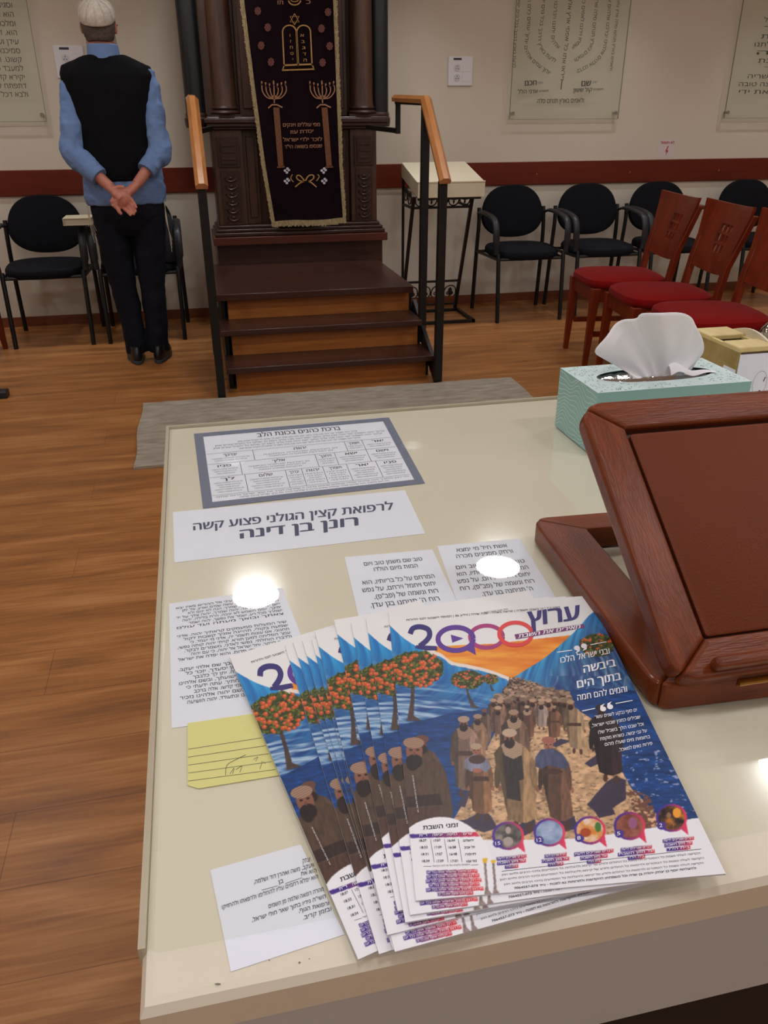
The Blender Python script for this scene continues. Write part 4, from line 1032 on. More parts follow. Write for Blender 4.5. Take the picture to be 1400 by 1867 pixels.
def paint(NU, NV):
    U, V_ = np.meshgrid(np.linspace(0, 1, NU+1), np.linspace(0, 1, NV+1), indexing='ij')
    H = np.linalg.inv(HI); w_ = H[2, 0]*U+H[2, 1]*V_+H[2, 2]
    X = (H[0, 0]*U+H[0, 1]*V_+H[0, 2])/w_; Y = (H[1, 0]*U+H[1, 1]*V_+H[1, 2])/w_
    img = np.ones(X.shape+(3,))*.92
    rn = np.random.default_rng(3)
    def noise(sx, sy, seed=0, oct=3, A=None, B=None):
        out = np.zeros(X.shape); amp = 1; tot = 0
        for o in range(oct):
            r = np.random.default_rng(seed+o*17); g_ = r.random((64, 64)); a = ((X if A is None else A)/sx) % 63; b = ((Y if B is None else B)/sy) % 63
            i = a.astype(int); j = b.astype(int); fa = a-i; fb = b-j; fa = fa*fa*(3-2*fa); fb = fb*fb*(3-2*fb)
            out += amp*(g_[i, j]*(1-fa)*(1-fb)+g_[i+1, j]*fa*(1-fb)+g_[i, j+1]*(1-fa)*fb+g_[i+1, j+1]*fa*fb)
            tot += amp; amp *= .55; sx /= 2; sy /= 2
        return out/tot
    def poly(pts):
        m = np.zeros(X.shape, bool); P = np.array(pts, float); bb = (X > P[:, 0].min()-1) & (X < P[:, 0].max()+1) & (Y > P[:, 1].min()-1) & (Y < P[:, 1].max()+1)
        xs, ys = X[bb], Y[bb]; ins = np.zeros(xs.shape, bool); n = len(P)
        for i in range(n):
            x1, y1 = P[i]; x2, y2 = P[(i+1) % n]
            if y1 == y2: continue
            c = ((y1 > ys) != (y2 > ys)) & (xs < (x2-x1)*(ys-y1)/(y2-y1)+x1); ins ^= c
        m[bb] = ins; return m
    def ell(cx, cy, rx, ry, rot=0):
        c, s = math.cos(rot), math.sin(rot); dx, dy = X-cx, Y-cy
        return ((dx*c+dy*s)/rx)**2+((-dx*s+dy*c)/ry)**2 < 1
    def put(m, col, sh=None):
        c = np.array(col, float)/255
        img[m] = c if sh is None else np.clip(c*sh[m][:, None], 0, 1)
    def mix(m, c1, c2, f):
        f = np.clip(f[m], 0, 1)[:, None]; img[m] = np.array(c1, float)/255*(1-f)+np.array(c2, float)/255*f
    VPT = (932, 1240)
    # scene area: everything below the crest line of the waves
    crest = cat([(700, 1128), (712, 1142), (740, 1168), (775, 1188), (800, 1192), (822, 1208), (850, 1214), (880, 1221), (905, 1229), (932, 1240)], 6)
    rcrest = cat([(932, 1240), (960, 1222), (990, 1203), (1020, 1178), (1050, 1150), (1075, 1122), (1092, 1112)], 6)
    sky = poly([(790, 1181), (840, 1178), (900, 1176), (985, 1166), (1064, 1157), (1092, 1130), (932, 1250), (795, 1200)])
    mix(sky, (228, 120, 34), (252, 188, 70), noise(60, 9, 5)*1.3-.2-(np.abs(Y-1200)/90))
    sea = poly([tuple(p) for p in crest]+[tuple(p) for p in rcrest[1:]]+[(1100, 1108), (1400, 1700), (600, 1700), (600, 1100)])
    put(sea, (22, 62, 122), .75+.5*noise(26, 5, 9))
    lw = poly([tuple(p) for p in crest]+[(925, 1262), (905, 1283), (880, 1297), (820, 1304), (760, 1318), (700, 1330), (600, 1330), (600, 1100)])
    ang = np.arctan2(Y-1235, X-940); rad = np.hypot((X-940), (Y-1235)*1.6)
    cy_ = np.interp(X, [p[0] for p in crest], [p[1] for p in crest]); dep = (Y-cy_)
    cv = X-dep*.55+dep**2*.012; st = np.clip((noise(7, 70, 2, 3, cv, dep)-.3)*2.2, 0, 1); st2 = np.clip((noise(60, 4.5, 4, 3, X, Y-X*.12-((X-800)/60)**2*1.5)-.32)*2.3, 0, 1)
    f = np.clip(dep/95, 0, 1)
    base = np.stack([(30+20*st)/255+0*f, (118+42*st-50*f)/255, (190+30*st-56*f)/255], -1)
    foam = np.clip((f-.38)*2, 0, 1)*np.clip(st2*1.5-.35, 0, 1)*.95
    base = base*(1-foam[..., None])+np.array([176, 200, 222])/255*foam[..., None]
    img[lw] = np.clip(base[lw], 0, 1)
    cr = lw & (dep < 5+3*noise(6, 6, 8)) & (X > 770); put(cr, (236, 222, 214))
    rw = poly([tuple(p) for p in rcrest]+[(1110, 1108), (1150, 1210), (1170, 1262), (1090, 1258), (1020, 1262), (975, 1256)])
    cyr = np.interp(X, [p[0] for p in rcrest], [p[1] for p in rcrest]); depr = Y-cyr; f = np.clip(depr/70, 0, 1)
    cv = X+depr*.55-depr**2*.006; st = np.clip((noise(5, 60, 12, 3, rad, ang*60)-.3)*2.2, 0, 1); st3 = np.clip((noise(7, 60, 15, 3, cv, depr)-.3)*2.2, 0, 1)
    base = np.stack([(34+22*st3)/255, (112+50*st3-52*f)/255, (178+40*st3-62*f)/255], -1)
    foam = np.clip((f-.3)*1.6, 0, 1)*(st**3)*.55; base = base*(1-foam[..., None])+np.array([190, 200, 220])/255*foam[..., None]
    img[rw] = np.clip(base[rw], 0, 1)
    wl = sea & ~lw & ~rw
    img[wl] *= (.85+.5*(noise(14, 3, 21)**2))[wl][:, None]
    sp = wl & (noise(9, 4, 31) > .70) & (X > 1120) & (Y > 1370); put(sp, (150, 160, 196))
    # causeway
    path = poly([(932, 1241), (975, 1262), (1040, 1290), (1085, 1318), (1118, 1370), (1128, 1400), (1150, 1440), (1205, 1495), (1230, 1560), (800, 1560), (822, 1502), (846, 1462), (870, 1400), (905, 1330), (925, 1270)])
    put(path, (204, 166, 128), .72+.5*noise(11, 6, 41)); cr = path & (noise(7, 3, 44, 4) < .36); img[cr] *= .66
    rocks = poly([(1128, 1425), (1150, 1440), (1185, 1455), (1195, 1490), (1225, 1530), (1150, 1540), (1120, 1500), (1150, 1470)]); put(rocks & (noise(6, 4, 47) > .45), (112, 74, 62)); 
    # crowd
    def shadow(pts): put(poly(pts), (62, 54, 74), .9+.2*noise(10, 6, 3))
    for P_ in (((1064, 1395), (1100, 1370), (1130, 1376), (1100, 1392), (1075, 1402)), ((1068, 1470), (1085, 1450), (1105, 1428), (1122, 1418), (1140, 1425), (1140, 1460), (1115, 1476), (1120, 1487), (1090, 1494), (1082, 1482)), ((1002, 1362), (1020, 1350), (1038, 1354), (1012, 1366)), ((824, 1500), (850, 1496), (880, 1480), (893, 1490), (905, 1512), (880, 1520), (845, 1508)), ((940, 1508), (972, 1490), (975, 1515), (950, 1528)), ((1015, 1500), (1045, 1490), (1050, 1512), (1025, 1520)), ((832, 1470), (850, 1445), (855, 1425), (862, 1430), (846, 1475))): shadow(P_)
    TN = .62+.42*noise(4, 14, 51, 4)
    def fig(x, y, h, wd, robe, turb=(168, 142, 118), skin=(128, 84, 62), scarf=None, beard=True, belt=None, inner=None, feet=True, lean=0):
        """x,y = middle between the feet, h = height"""
        top = y-h; hr = h*.068 if h > 60 else h*.11; hx = x-lean*h
        s = lambda fx, fy: (x-lean*h*fy+fx*wd, y-h*fy)
        if feet:
            put(ell(x-wd*.16, y-h*.02, h*.03, h*.055), (78, 50, 40)); put(ell(x+wd*.18, y-h*.0, h*.03, h*.055), (78, 50, 40))
        body = poly([s(-.32, .10), s(-.38, .45), s(-.44, .62), s(-.46, .76), s(-.30, .83), s(-.1, .87), s(.12, .87), s(.32, .83), s(.47, .74), s(.50, .60), s(.44, .45), s(.40, .10), s(.1, .05), s(-.1, .06)])
        shf = TN*(1.12-.35*np.clip((X-x)/wd+.5, 0, 1)*0); put(body, robe, shf)
        lightside = body & (X > x+wd*.18-lean*h*.5); img[lightside] *= 1.32
        dark = body & (X < x-wd*.22-lean*h*.5); img[dark] *= .66
        if inner: put(poly([s(-.28, .30), s(-.26, .76), s(.22, .76), s(.20, .50), s(.08, .48), s(.05, .27)]), inner, TN)
        if belt: put(poly([s(-.40, .50), s(-.40, .56), s(.42, .56), s(.42, .50)]), belt, TN)
        # arms
        put(ell(*s(-.42, .56), wd*.085, h*.16, .08), tuple(c*.78 for c in robe), TN); put(ell(*s(.45, .56), wd*.09, h*.16, -.10), tuple(min(c*1.2, 255) for c in robe), TN)
        put(ell(*s(-.42, .40), wd*.05, h*.03), skin); put(ell(*s(.50, .40), wd*.05, h*.035), skin)
        if scarf: put(poly([s(-.26, .84), s(-.2, .74), s(0, .70), s(.22, .74), s(.28, .84), s(.1, .89), s(-.1, .89)]), scarf, .8+.4*np.abs(np.sin((Y+X*.3)*.9)))
        hy = top+hr*1.25
        put(ell(hx, hy, hr*.80, hr*1.02), skin); lt = ell(hx+hr*.25, hy-hr*.1, hr*.4, hr*.55); img[lt] *= 1.12
        if beard:
            put(ell(hx, hy+hr*.78, hr*.80, hr*.78), (40, 28, 26))
        if hr > 4:
            for q in (-1, 1): put(ell(hx+q*hr*.34, hy-hr*.02, hr*.17, hr*.10), (36, 22, 20))
            put(ell(hx, hy+hr*.22, hr*.12, hr*.22), tuple(c*.8 for c in skin)); 
            if beard: put(ell(hx, hy+hr*.44, hr*.34, hr*.08), (64, 36, 34))
            else: put(ell(hx, hy+hr*.52, hr*.26, hr*.09), (120, 50, 44))
        put(ell(hx, hy-hr*.80, hr*1.12, hr*.62), turb, .82+.36*np.abs(np.sin((Y+X*.25)*1.1)))
    # distant mass, back to front
    pts = []
    for k in range(230):
        q = rn.random()**.9; yy = 1243+q*88
        xl = np.interp(yy, [1240, 1262, 1300, 1333], [931, 928, 910, 890]); xr = np.interp(yy, [1240, 1262, 1300, 1333], [936, 972, 1036, 1040])
        pts.append((yy, xl-4+(xr-xl+8)*rn.random()))
    cm = poly([(932, 1241), (975, 1262), (1042, 1292), (1040, 1310), (930, 1312), (925, 1270)]); put(cm, (84, 58, 50), .6+.8*noise(4, 3, 61))
    for yy, xx in sorted(pts):
        h = (yy-1236)*.52+2.5; tone = rn.uniform(.65, 1.2); r_ = tuple(np.clip(np.array((108, 78, 64))*tone, 0, 255))
        if h < 9:
            put(ell(xx, yy-h*.3, h*.24, h*.5), r_); put(ell(xx, yy-h*.85, h*.16, h*.2), tuple(np.clip(np.array((170, 132, 110))*tone, 0, 255)))
        else: fig(xx, yy, h, h*.42, r_, turb=tuple(np.clip(np.array((150, 124, 104))*tone, 0, 255)), feet=False)
    # named positions of the front rows
    fig(881, 1362, 66, 30, (92, 72, 60), (110, 70, 62)); fig(906, 1345, 54, 24, (112, 84, 72)); fig(959, 1352, 62, 30, (92, 62, 50), (176, 154, 130), scarf=(150, 126, 104))
    fig(1008, 1352, 62, 28, (110, 76, 58), (150, 128, 108), belt=(90, 60, 48)); fig(985, 1332, 50, 24, (150, 130, 120), (150, 128, 108))
    fig(1051, 1374, 94, 38, (150, 124, 96), (166, 140, 112), belt=(84, 56, 44), beard=True, lean=.13)
    fig(869, 1410, 104, 34, (128, 98, 76), (150, 124, 104), scarf=(132, 104, 84))
    fig(938, 1420, 122, 52, (98, 74, 60), (150, 124, 104), scarf=(150, 124, 102), lean=.03)
    fig(848, 1452, 142, 52, (126, 100, 86), (158, 134, 118), scarf=(136, 108, 94), belt=(90, 62, 54), lean=.03)
    fig(1112, 1424, 136, 60, (44, 32, 36), (52, 38, 40), (70, 44, 40), lean=.12)
    fig(877, 1494, 134, 48, (122, 86, 60), (166, 142, 120), (150, 92, 74), beard=False, lean=.08, belt=(84, 52, 42))
    put(poly([(846, 1388), (862, 1378), (884, 1384), (893, 1402), (884, 1412), (872, 1404), (858, 1410), (846, 1404)]), (150, 152, 178), TN); put(ell(868, 1388, 15, 8), (74, 50, 44)); put(ell(868, 1408, 9, 4), (160, 100, 84))
    fig(950, 1512, 178, 74, (136, 108, 78), (176, 152, 130), (134, 88, 70), scarf=(156, 130, 108), inner=(58, 50, 48), lean=.13)
    fig(1022, 1508, 160, 58, (96, 68, 54), (150, 92, 80), (150, 100, 80), beard=False, lean=.15)
    put(poly([(974, 1384), (984, 1370), (1004, 1368), (1024, 1378), (1036, 1396), (1030, 1406), (1012, 1402), (998, 1398), (984, 1406), (974, 1400)]), (86, 92, 128), TN); put(ell(1006, 1410, 18, 5), (74, 46, 42))
    fig(784, 1520, 175, 62, (84, 64, 52), (98, 66, 56), (96, 60, 48), lean=.09, feet=False)
    # foreground man, bust
    put(poly([(736, 1396), (748, 1388), (770, 1380), (786, 1384), (803, 1395), (812, 1412), (818, 1440), (824, 1480), (820, 1520), (735, 1520), (728, 1400)]), (100, 76, 60), TN)
    put(poly([(738, 1455), (800, 1450), (806, 1470), (740, 1475)]), (64, 46, 42), TN); put(poly([(742, 1478), (800, 1472), (808, 1520), (742, 1520)]), (96, 66, 56), TN)
    put(ell(755, 1373, 15, 19), (134, 88, 70)); put(ell(755, 1391, 15, 13), (38, 28, 28)); put(ell(752, 1398, 10, 10), (38, 28, 28)); put(ell(754, 1357, 19, 10, .05), (146, 116, 98), .8+.4*np.abs(np.sin((Y+X*.2)*.9)))
    for q in (-6, 6): put(ell(755+q, 1370, 3, 1.8), (40, 26, 24))
    put(ell(755, 1377, 2, 3.4), (112, 70, 56))
    # orange trees
    def tree(cx, cy, rx, ry, base, trunk, n):
        x0, y0 = cx-rx*.1, cy+ry*.6; bx, by = base
        put(poly([(x0-trunk*.5, y0), (x0+trunk*.5, y0), (x0+(bx-x0)*.35+trunk*.6, y0+(by-y0)*.5), (bx+trunk*.7, by-trunk*1.4), (bx+trunk*3.2, by+1), (bx-trunk*1.4, by+1), (x0+(bx-x0)*.3-trunk*.5, y0+(by-y0)*.5)]), (74, 58, 54), .7+.6*noise(4, 12, 3))
        can = (((X-cx)/rx)**2+((Y-cy)/ry)**2) < .72+.55*noise(rx*.25, ry*.25, 77)
        put(can, (58, 66, 34), .5+1.0*noise(5, 4, 79)); lf = can & (noise(4, 3, 83) > .62); put(lf, (112, 118, 44))
        for k in range(n):
            a = rn.random()*2*PI; r_ = math.sqrt(rn.random())*.98; fx, fy = cx+rx*r_*math.cos(a), cy+ry*r_*math.sin(a); s_ = max(rx*.075, 1.5)*rn.uniform(.8, 1.2)
            put(ell(fx, fy, s_, s_*.85), (198, 84, 44)); put(ell(fx+s_*.25, fy-s_*.25, s_*.45, s_*.4), (226, 128, 78))
    tree(893, 1241, 14, 10, (896, 1262), 1.6, 14); tree(851, 1242, 30, 17, (862, 1293), 3.2, 34); tree(757, 1222, 50, 34, (750, 1316), 6, 62); tree(1088, 1178, 32, 22, (1080, 1196), 2, 26)
    # page furniture: white foot, dome, bubbles
    foot = poly([(866, 1533), (930, 1534), (1042, 1531), (1120, 1522), (1200, 1509), (1262, 1494), (1400, 1480), (1400, 1700), (700, 1700), (745, 1560)]); put(foot, (236, 236, 242))
    dome = poly([tuple(p) for p in cat([(745, 1512), (760, 1502), (780, 1495), (800, 1492), (822, 1494), (845, 1503), (866, 1518), (884, 1540), (893, 1562), (900, 1600), (903, 1640)], 5)]+[(903, 1700), (700, 1700)]); put(dome, (240, 240, 246))
    grad = lambda x0, x1: (X-x0)/(x1-x0)
    bar = poly([(746, 1523), (866, 1519), (873, 1527), (748, 1530)]); mix(bar, (72, 44, 140), (214, 52, 86), grad(770, 866))
    for k, (a, b) in enumerate(((777, 868), (777, 871), (775, 875), (781, 872), (776, 879), (797, 860))):
        yy = 1592+7.8*k; m_ = poly([(a, yy-3.4), (b, yy-6.0), (b+1, yy+.6), (a+1, yy+3.2)]); mix(m_, (72, 44, 140), (226, 66, 78), grad(785, 868))
    for cx in (882, 897):
        put(poly([(cx-5, 1567+(cx-882)*.2), (cx+5, 1566+(cx-882)*.2), (cx+3, 1575), (cx-3, 1575)]), (232, 184, 40)); put(poly([(cx-2, 1575), (cx+2, 1575), (cx+6, 1622), (cx+16, 1636), (cx-2, 1638), (cx+1, 1615)]), (140, 122, 120), .7+.6*noise(5, 5, 5))
    B = [(924, 1526), (999, 1520), (1073, 1516), (1146, 1508), (1224, 1493)]
    pal = [((66, 62, 62), (150, 140, 134)), ((120, 140, 180), (170, 186, 214)), ((214, 130, 50), (240, 236, 232)), ((120, 62, 46), (176, 110, 96)), ((26, 20, 22), (214, 130, 50))]
    for (x, y), (c1, c2) in zip(B, pal):
        m_ = ell(x, y, 29, 25.5); mix(m_ | poly([(x+12, y+16), (x+27, y+8), (x+31, y+31)]), (74, 44, 146), (224, 58, 92), grad(x-16, x+26)); inn = ell(x, y, 24.5, 21.5); mix(inn, c1, c2, noise(13, 10, int(x))*1.8-.5)
        put(ell(x-19, y+14, 8.5, 7.5), (70, 52, 146))
    put(ell(924, 1516, 5, 6.5), (176, 160, 150)); put(ell(924, 1536, 9, 8), (170, 156, 150)); put(ell(1088, 1510, 6, 9), (70, 120, 52)); put(ell(1065, 1520, 10, 8), (170, 70, 30)); put(ell(1234, 1484, 8, 9), (236, 160, 50)); put(ell(1219, 1488, 4, 5), (150, 110, 90)); put(ell(1152, 1503, 8, 11), (150, 90, 130))
    for (x, y, ws) in ((930, 1565, (27, 26, 12)), (1010, 1561, (20, 25, 14)), (1080, 1556, (36, 25, 13)), (1158, 1548, (29, 34, 16)), (1236, 1532, (29, 26, 22))):
        for k, hw in enumerate(ws):
            yy = y+8*k; s_ = .10; m_ = poly([(x-hw, yy-3+hw*s_), (x+hw, yy-3-hw*s_), (x+hw, yy+3.6-hw*s_), (x-hw, yy+3.6+hw*s_)]); mix(m_, (72, 44, 140), (224, 62, 82), grad(x-hw*.4, x+hw))
    return img
NU, NV = 520, 820
IMG = paint(NU, NV)
for ax in (0, 1): IMG = np.concatenate([np.take(IMG, [0], ax), (np.take(IMG, range(0, IMG.shape[ax]-2), ax)+2.4*np.take(IMG, range(1, IMG.shape[ax]-1), ax)+np.take(IMG, range(2, IMG.shape[ax]), ax))/4.4, np.take(IMG, [-1], ax)], ax)
def cover_mat():
    m = bpy.data.materials.new('printed_cover'); m.use_nodes = True; nt = m.node_tree; b = nt.nodes['Principled BSDF']
    a = nt.nodes.new('ShaderNodeVertexColor'); a.layer_name = 'print'
    nt.links.new(a.outputs[0], b.inputs['Base Color']); b.inputs['Roughness'].default_value = .38; b.inputs['Specular IOR Level'].default_value = .35
    return m
COVM = cover_mat()
NAVY = mat('deep_violet_print', (52, 42, 116), .45); WHT = mat('white_print', (242, 242, 246), .5); BLK = mat('black_print', (50, 48, 62), .5)
PURP = mat('purple_print', (92, 50, 150), .45); MAG = mat('magenta_print', (168, 52, 122), .45); REDP = mat('orange_red_print', (222, 62, 62), .45)
def magazine():
    t = thing('magazine', (0, 0, 0), None, 'magazine', 'fanned pile of identical magazines')
    th = .0011
    rise = lambda u, v: .0005*math.sin(u*PI)*(.3+.7*v)
    us = np.linspace(0, 1, NU+1); vs = np.linspace(0, 1, NV+1)
    UU, VV = np.meshgrid(us, vs, indexing='ij'); R = .0005*np.sin(UU*PI)*(.3+.7*VV)
    PP = (QC[3]*((1-UU)*(1-VV))[..., None]+QC[2]*(UU*(1-VV))[..., None]+QC[1]*(UU*VV)[..., None]+QC[0]*((1-UU)*VV)[..., None])-O3
    co = np.concatenate([PP, (th+R)[..., None]], -1).reshape(-1, 3).astype(np.float32)
    idx = np.arange((NU+1)*(NV+1)).reshape(NU+1, NV+1)
    F = np.stack([idx[:-1, :-1], idx[1:, :-1], idx[1:, 1:], idx[:-1, 1:]], -1).reshape(-1, 4).astype(np.int32)
    me = bpy.data.meshes.new('front_cover'); me.vertices.add(len(co)); me.vertices.foreach_set('co', co.ravel())
    me.loops.add(F.size); me.loops.foreach_set('vertex_index', F.ravel()); me.polygons.add(len(F)); me.polygons.foreach_set('loop_start', np.arange(0, F.size, 4, dtype=np.int32))
    me.update(calc_edges=True); me.validate()
    me.polygons.foreach_set('use_smooth', [True]*len(F))
    at = me.color_attributes.new('print', 'FLOAT_COLOR', 'POINT'); c = IMG.reshape(-1, 3); lin = np.where(c <= .04045, c/12.92, ((c+.055)/1.055)**2.4)
    at.data.foreach_set('color', np.concatenate([lin, np.ones((len(lin), 1))], -1).astype(np.float32).ravel())
    me.materials.append(COVM); cov = bpy.data.objects.new('front_cover', me); COL.objects.link(cov); cov.parent = t
    # page block under the cover, slightly curved with it
    n = 24; g = MB(); ring = [(k/n, 0) for k in range(n)]+[(1, k/n) for k in range(n)]+[(1-k/n, 1) for k in range(n)]+[(0, 1-k/n) for k in range(n)]
    def at3(u, v, z): p = flat(u, v); return (p[0], p[1], z)
    g.loft([[at3(u, v, 0) for u, v in ring], [at3(u, v, th*.45+rise(u, v)) for u, v in ring], [at3(u, v, th*.98+rise(u, v)) for u, v in ring]], cap=False)
    g.add([at3(u, v, 0) for u, v in ring], [tuple(reversed(range(len(ring))))])
    g.obj('pages', EDGE, t, smooth=False)
    def ink(dz=.00018):
        def f(p):
            u, v = uv_of(p); q = flat(u, v); return (q[0], q[1], th+rise(min(max(u, 0), 1), v)+dz)
        return Ink(f)
    up = (-.12, -1)
    e = ink(); e.line('ערוץ', (962, 1144), (1056, 1131), 27, .045, (-.06, -1)); e.obj('title_word', NAVY, t)
    e = ink(); e.line('2', (741, 1178), (795, 1182), 46, .02, (-.12, -1), ltr=True); e.stroke(cat([(744, 1156), (750, 1145), (764, 1143), (780, 1149), (784, 1160), (776, 1172), (764, 1180), (758, 1184)], 5), 10); e.mb = MB()
    e.stroke(cat([(747, 1157), (752, 1147), (765, 1144), (779, 1149), (782, 1160), (776, 1170), (764, 1180)], 5), 9.5); e.poly([(758, 1178), (795, 1180), (796, 1188), (775, 1188), (756, 1183)]); e.obj('title_digit', NAVY, t)
    e = ink(); e.ring((829, 1167), 32, 21.5, 9); e.poly([(846, 1186), (862, 1176), (866, 1197)]); e.poly([(820, 1159), (823, 1174), (843, 1166)]); e.obj('title_digit', PURP, t)
    e = ink(.00012); e.ring((885, 1163), 30, 20.5, 7.5); e.obj('title_digit', MAG, t)
    e = ink(.0002); e.ring((938, 1158), 30, 21, 7.5); e.obj('title_digit', REDP, t)
    e = ink(.00024); e.poly([(936, 1159), (1064, 1139), (1066, 1146), (939, 1168)]); e.obj('tagline_band', mat('violet_red_band', (120, 42, 112), .45), t)
    e = ink(.0003); e.line('מאירים את השבת', (943, 1166), (1058, 1147), 6.2, .03, up, shear=.2)
    # quotation
    for tx, a, b, h, bo in (('ובני ישראל הלכו', (1021, 1212), (1112, 1194), 10, .02), ('ביבשה', (1064, 1230), (1123, 1217), 13, .03), ('בתוך הים', (1052, 1258), (1133, 1242), 13, .03), ('והמים להם חמה', (1052, 1281), (1144, 1264), 10, .02)):
        e.line(tx, a, b, h, bo, up)
    for x, y in ((1051, 1184), (1064, 1180), (1099, 1296), (1112, 1292)): e.disc((x, y), 5.6, 4.6, 12)
    for x, y, s in ((1051, 1184, 1), (1064, 1180, 1), (1099, 1296, -1), (1112, 1292, -1)): e.poly([(x+5.5*s, y), (x+5*s, y+6*s), (x-3*s, y+10*s), (x+1*s, y+4*s)])
    for a, b in (((1014, 1192), (1042, 1188)), ((1076, 1178), (1106, 1172)), ((1060, 1300), (1084, 1295)), ((1122, 1286), (1154, 1280))): e.stroke([a, b], 1.5)
    for k, (tx, x0, x1, y0, y1) in enumerate((('ים סוף נבקע לשנים עשר', 1084, 1162, 1314, 1300), ('שבילים כמנין שבטי ישראל,', 1078, 1168, 1330, 1313), ('וכל שבט הלך בשביל שלו', 1090, 1174, 1342, 1326), ('על גבי יבשה. כשהיא מוקפת', 1093, 1180, 1354, 1338), ('בחומות מים שעלו מהם', 1102, 1186, 1364, 1349), ('פירות נאים למאכל.', 1128, 1190, 1374, 1361))):
        e.line(tx, (x0, y0), (x1, y1), 5.2, .01, up)
    # white text on coloured bars, dome table heads, credit line
    for tx, x0, x1 in (('ר"ת', 764, 778), ('יציאה', 788, 806), ('כניסה', 814, 832), ('ערים', 843, 859)): e.line(tx, (x0, 1528-.03*(x0-764)), (x1, 1527.4-.03*(x1-764)), 4.0, .02, (-.04, -1))
    for k, (a, b) in enumerate(((777, 868), (777, 871), (775, 875), (781, 872), (776, 879), (797, 860))):
        yy = 1592+7.8*k; e.line('יהי רצון מלפניך שתשמור אותנו בכל יום', (a+2, yy+1.8), (b-1, yy-.8), 3.4, .0, (-.04, -1))
    for (x, y, ws) in ((930, 1565, (27, 26, 12)), (1010, 1561, (20, 25, 14)), (1080, 1556, (36, 25, 13)), (1158, 1548, (29, 34, 16)), (1236, 1532, (29, 26, 22))):
        for k, hw in enumerate(ws):
            yy = y+8*k; e.line(('דברים שצריכים לדעת', 'על מזון השבת', 'בית הלל')[k], (x-hw+2, yy+2+hw*.1), (x+hw-2, yy+2-hw*.1), 3.6, .01, up)
    e.line('איור באדיבות המערכת כל הזכויות שמורות', (751, 1417), (761, 1484), 2.2, .0, (1, -.12))
    for (x, y), d in zip([(924, 1526), (999, 1520), (1073, 1516), (1146, 1508), (1224, 1493)], ('15', '12', '8', '5', '2')): e.line(d, (x-23, y+18), (x-16+(2 if len(d) > 1 else -1), y+17), 5.5, .01, up)
    e.obj('white_lettering', WHT, t)
    e = ink(); e.line('מוסד שבועי לציבור הרחב', (880, 1120), (924, 1113), 2.6, 0, up, )
    e.line('7.2.2025 | ט\' בשבט תשפ"ה | פרשת בשלח - שבת שירה | גיליון 36 | המוסד השבועי לבני הדורות', (740, 1133), (1020, 1110), 3.0, .004, up)
    e.line('זמני השבת', (771, 1515), (834, 1510), 6.6, .02, (-.04, -1))
    rowsT = (('ירושלים', '16:44', '17:57', '18:37'), ('תל אביב', '16:58', '17:59', '18:33'), ('חיפה', '16:48', '17:57', '18:31'), ('באר שבע', '17:01', '17:59', '18:34'))
    for k, (ct_, a, b, c) in enumerate(rowsT):
        yy = 1537+12.3*k; dx = 1.8*k
        for tx, x0, x1, heb in ((c, 764, 777, 0), (b, 790, 802, 0), (a, 815, 828, 0), (ct_, 843, 862, 1)): e.line(tx, (x0+dx, yy), (x1+dx, yy-.8), 3.6, .006, (-.04, -1), ltr=not heb)
    for x in (784, 809, 834): e.stroke([(x, 1532), (x+7, 1574)], .7)
    e.line('הזמנים נלקחו על פי לוח יבניאל', (788, 1582), (855, 1579), 2.6, 0, (-.04, -1)); 
    e.stroke([(772, 1581), (786, 1581)], .6); e.stroke([(857, 1579), (870, 1578)], .6)
    e.stroke([(912, 1590), (1278, 1549)], .8)
    txt = 'הקדשה לעילוי נשמת כל הנפטרים ולרפואת כל החולים ולזרע של קיימא ולהצלחת כל המסייעים בזיכוי הרבים ולזיווג הגון'
    for k, (a, b) in enumerate(((912, 1276), (909, 1283), (916, 1282))): e.line(txt, (a, 1598+8.6*k), (b, 1558+8.8*k), 3.0, 0, up)
    e.line('ולהצלחת יוסף בן יצחק יהודה בן שרה וכל משפחתו להקדשות ולתרומות נא לפנות - נייד 073-7064557', (935, 1622), (1268, 1585), 3.2, .01, up)
    e.obj('black_lettering', BLK, t)
    return t
mg = magazine()
SP = [(418, 1197, 20.5, 'lowest copy of the magazine at the far left of the fan, its big digit showing'), (519, 1176, 13.5, 'second magazine copy from the left, a narrow strip of tree and turbaned face'),
      (534, 1171, 13.8, 'third magazine copy from the left, with a wide turbaned face and its white foot showing'), (551, 1168, 12.0, 'fourth magazine copy from the left, a thin sliver before the tightly packed spines'),
      (568, 1166, 10.6, 'fifth magazine copy from the left, one of the tightly packed spines'), (574, 1151, 9.4, 'sixth magazine copy from the left, just left of the copies that stick up higher'),
      (609, 1130, 7.4, 'seventh magazine copy from the left, sticking up highest left of centre'), (640, 1135, 5.2, 'third magazine copy counted down from the top of the pile'),
      (667, 1127, 3.2, 'magazine copy directly beneath the topmost one'), (708, 1114, 0, 'topmost magazine with the whole cover of walkers between two waves visible')]
off = flat(0, 1)
for i, (x, y, a, lab) in enumerate(SP):
    o = mg if i == 0 else copy_tree(mg)
    z = CT+.0012+(ZTOP-.0011-CT-.0012)*i/(len(SP)-1); p = onz(x, y, z+.0011)
    ar = math.radians(a); c, s = math.cos(ar), math.sin(ar); q = (off[0]*c-off[1]*s, off[0]*s+off[1]*c)
    o.location = (p[0]-q[0], p[1]-q[1], z); o.rotation_euler = (0, 0, ar); o['label'] = lab

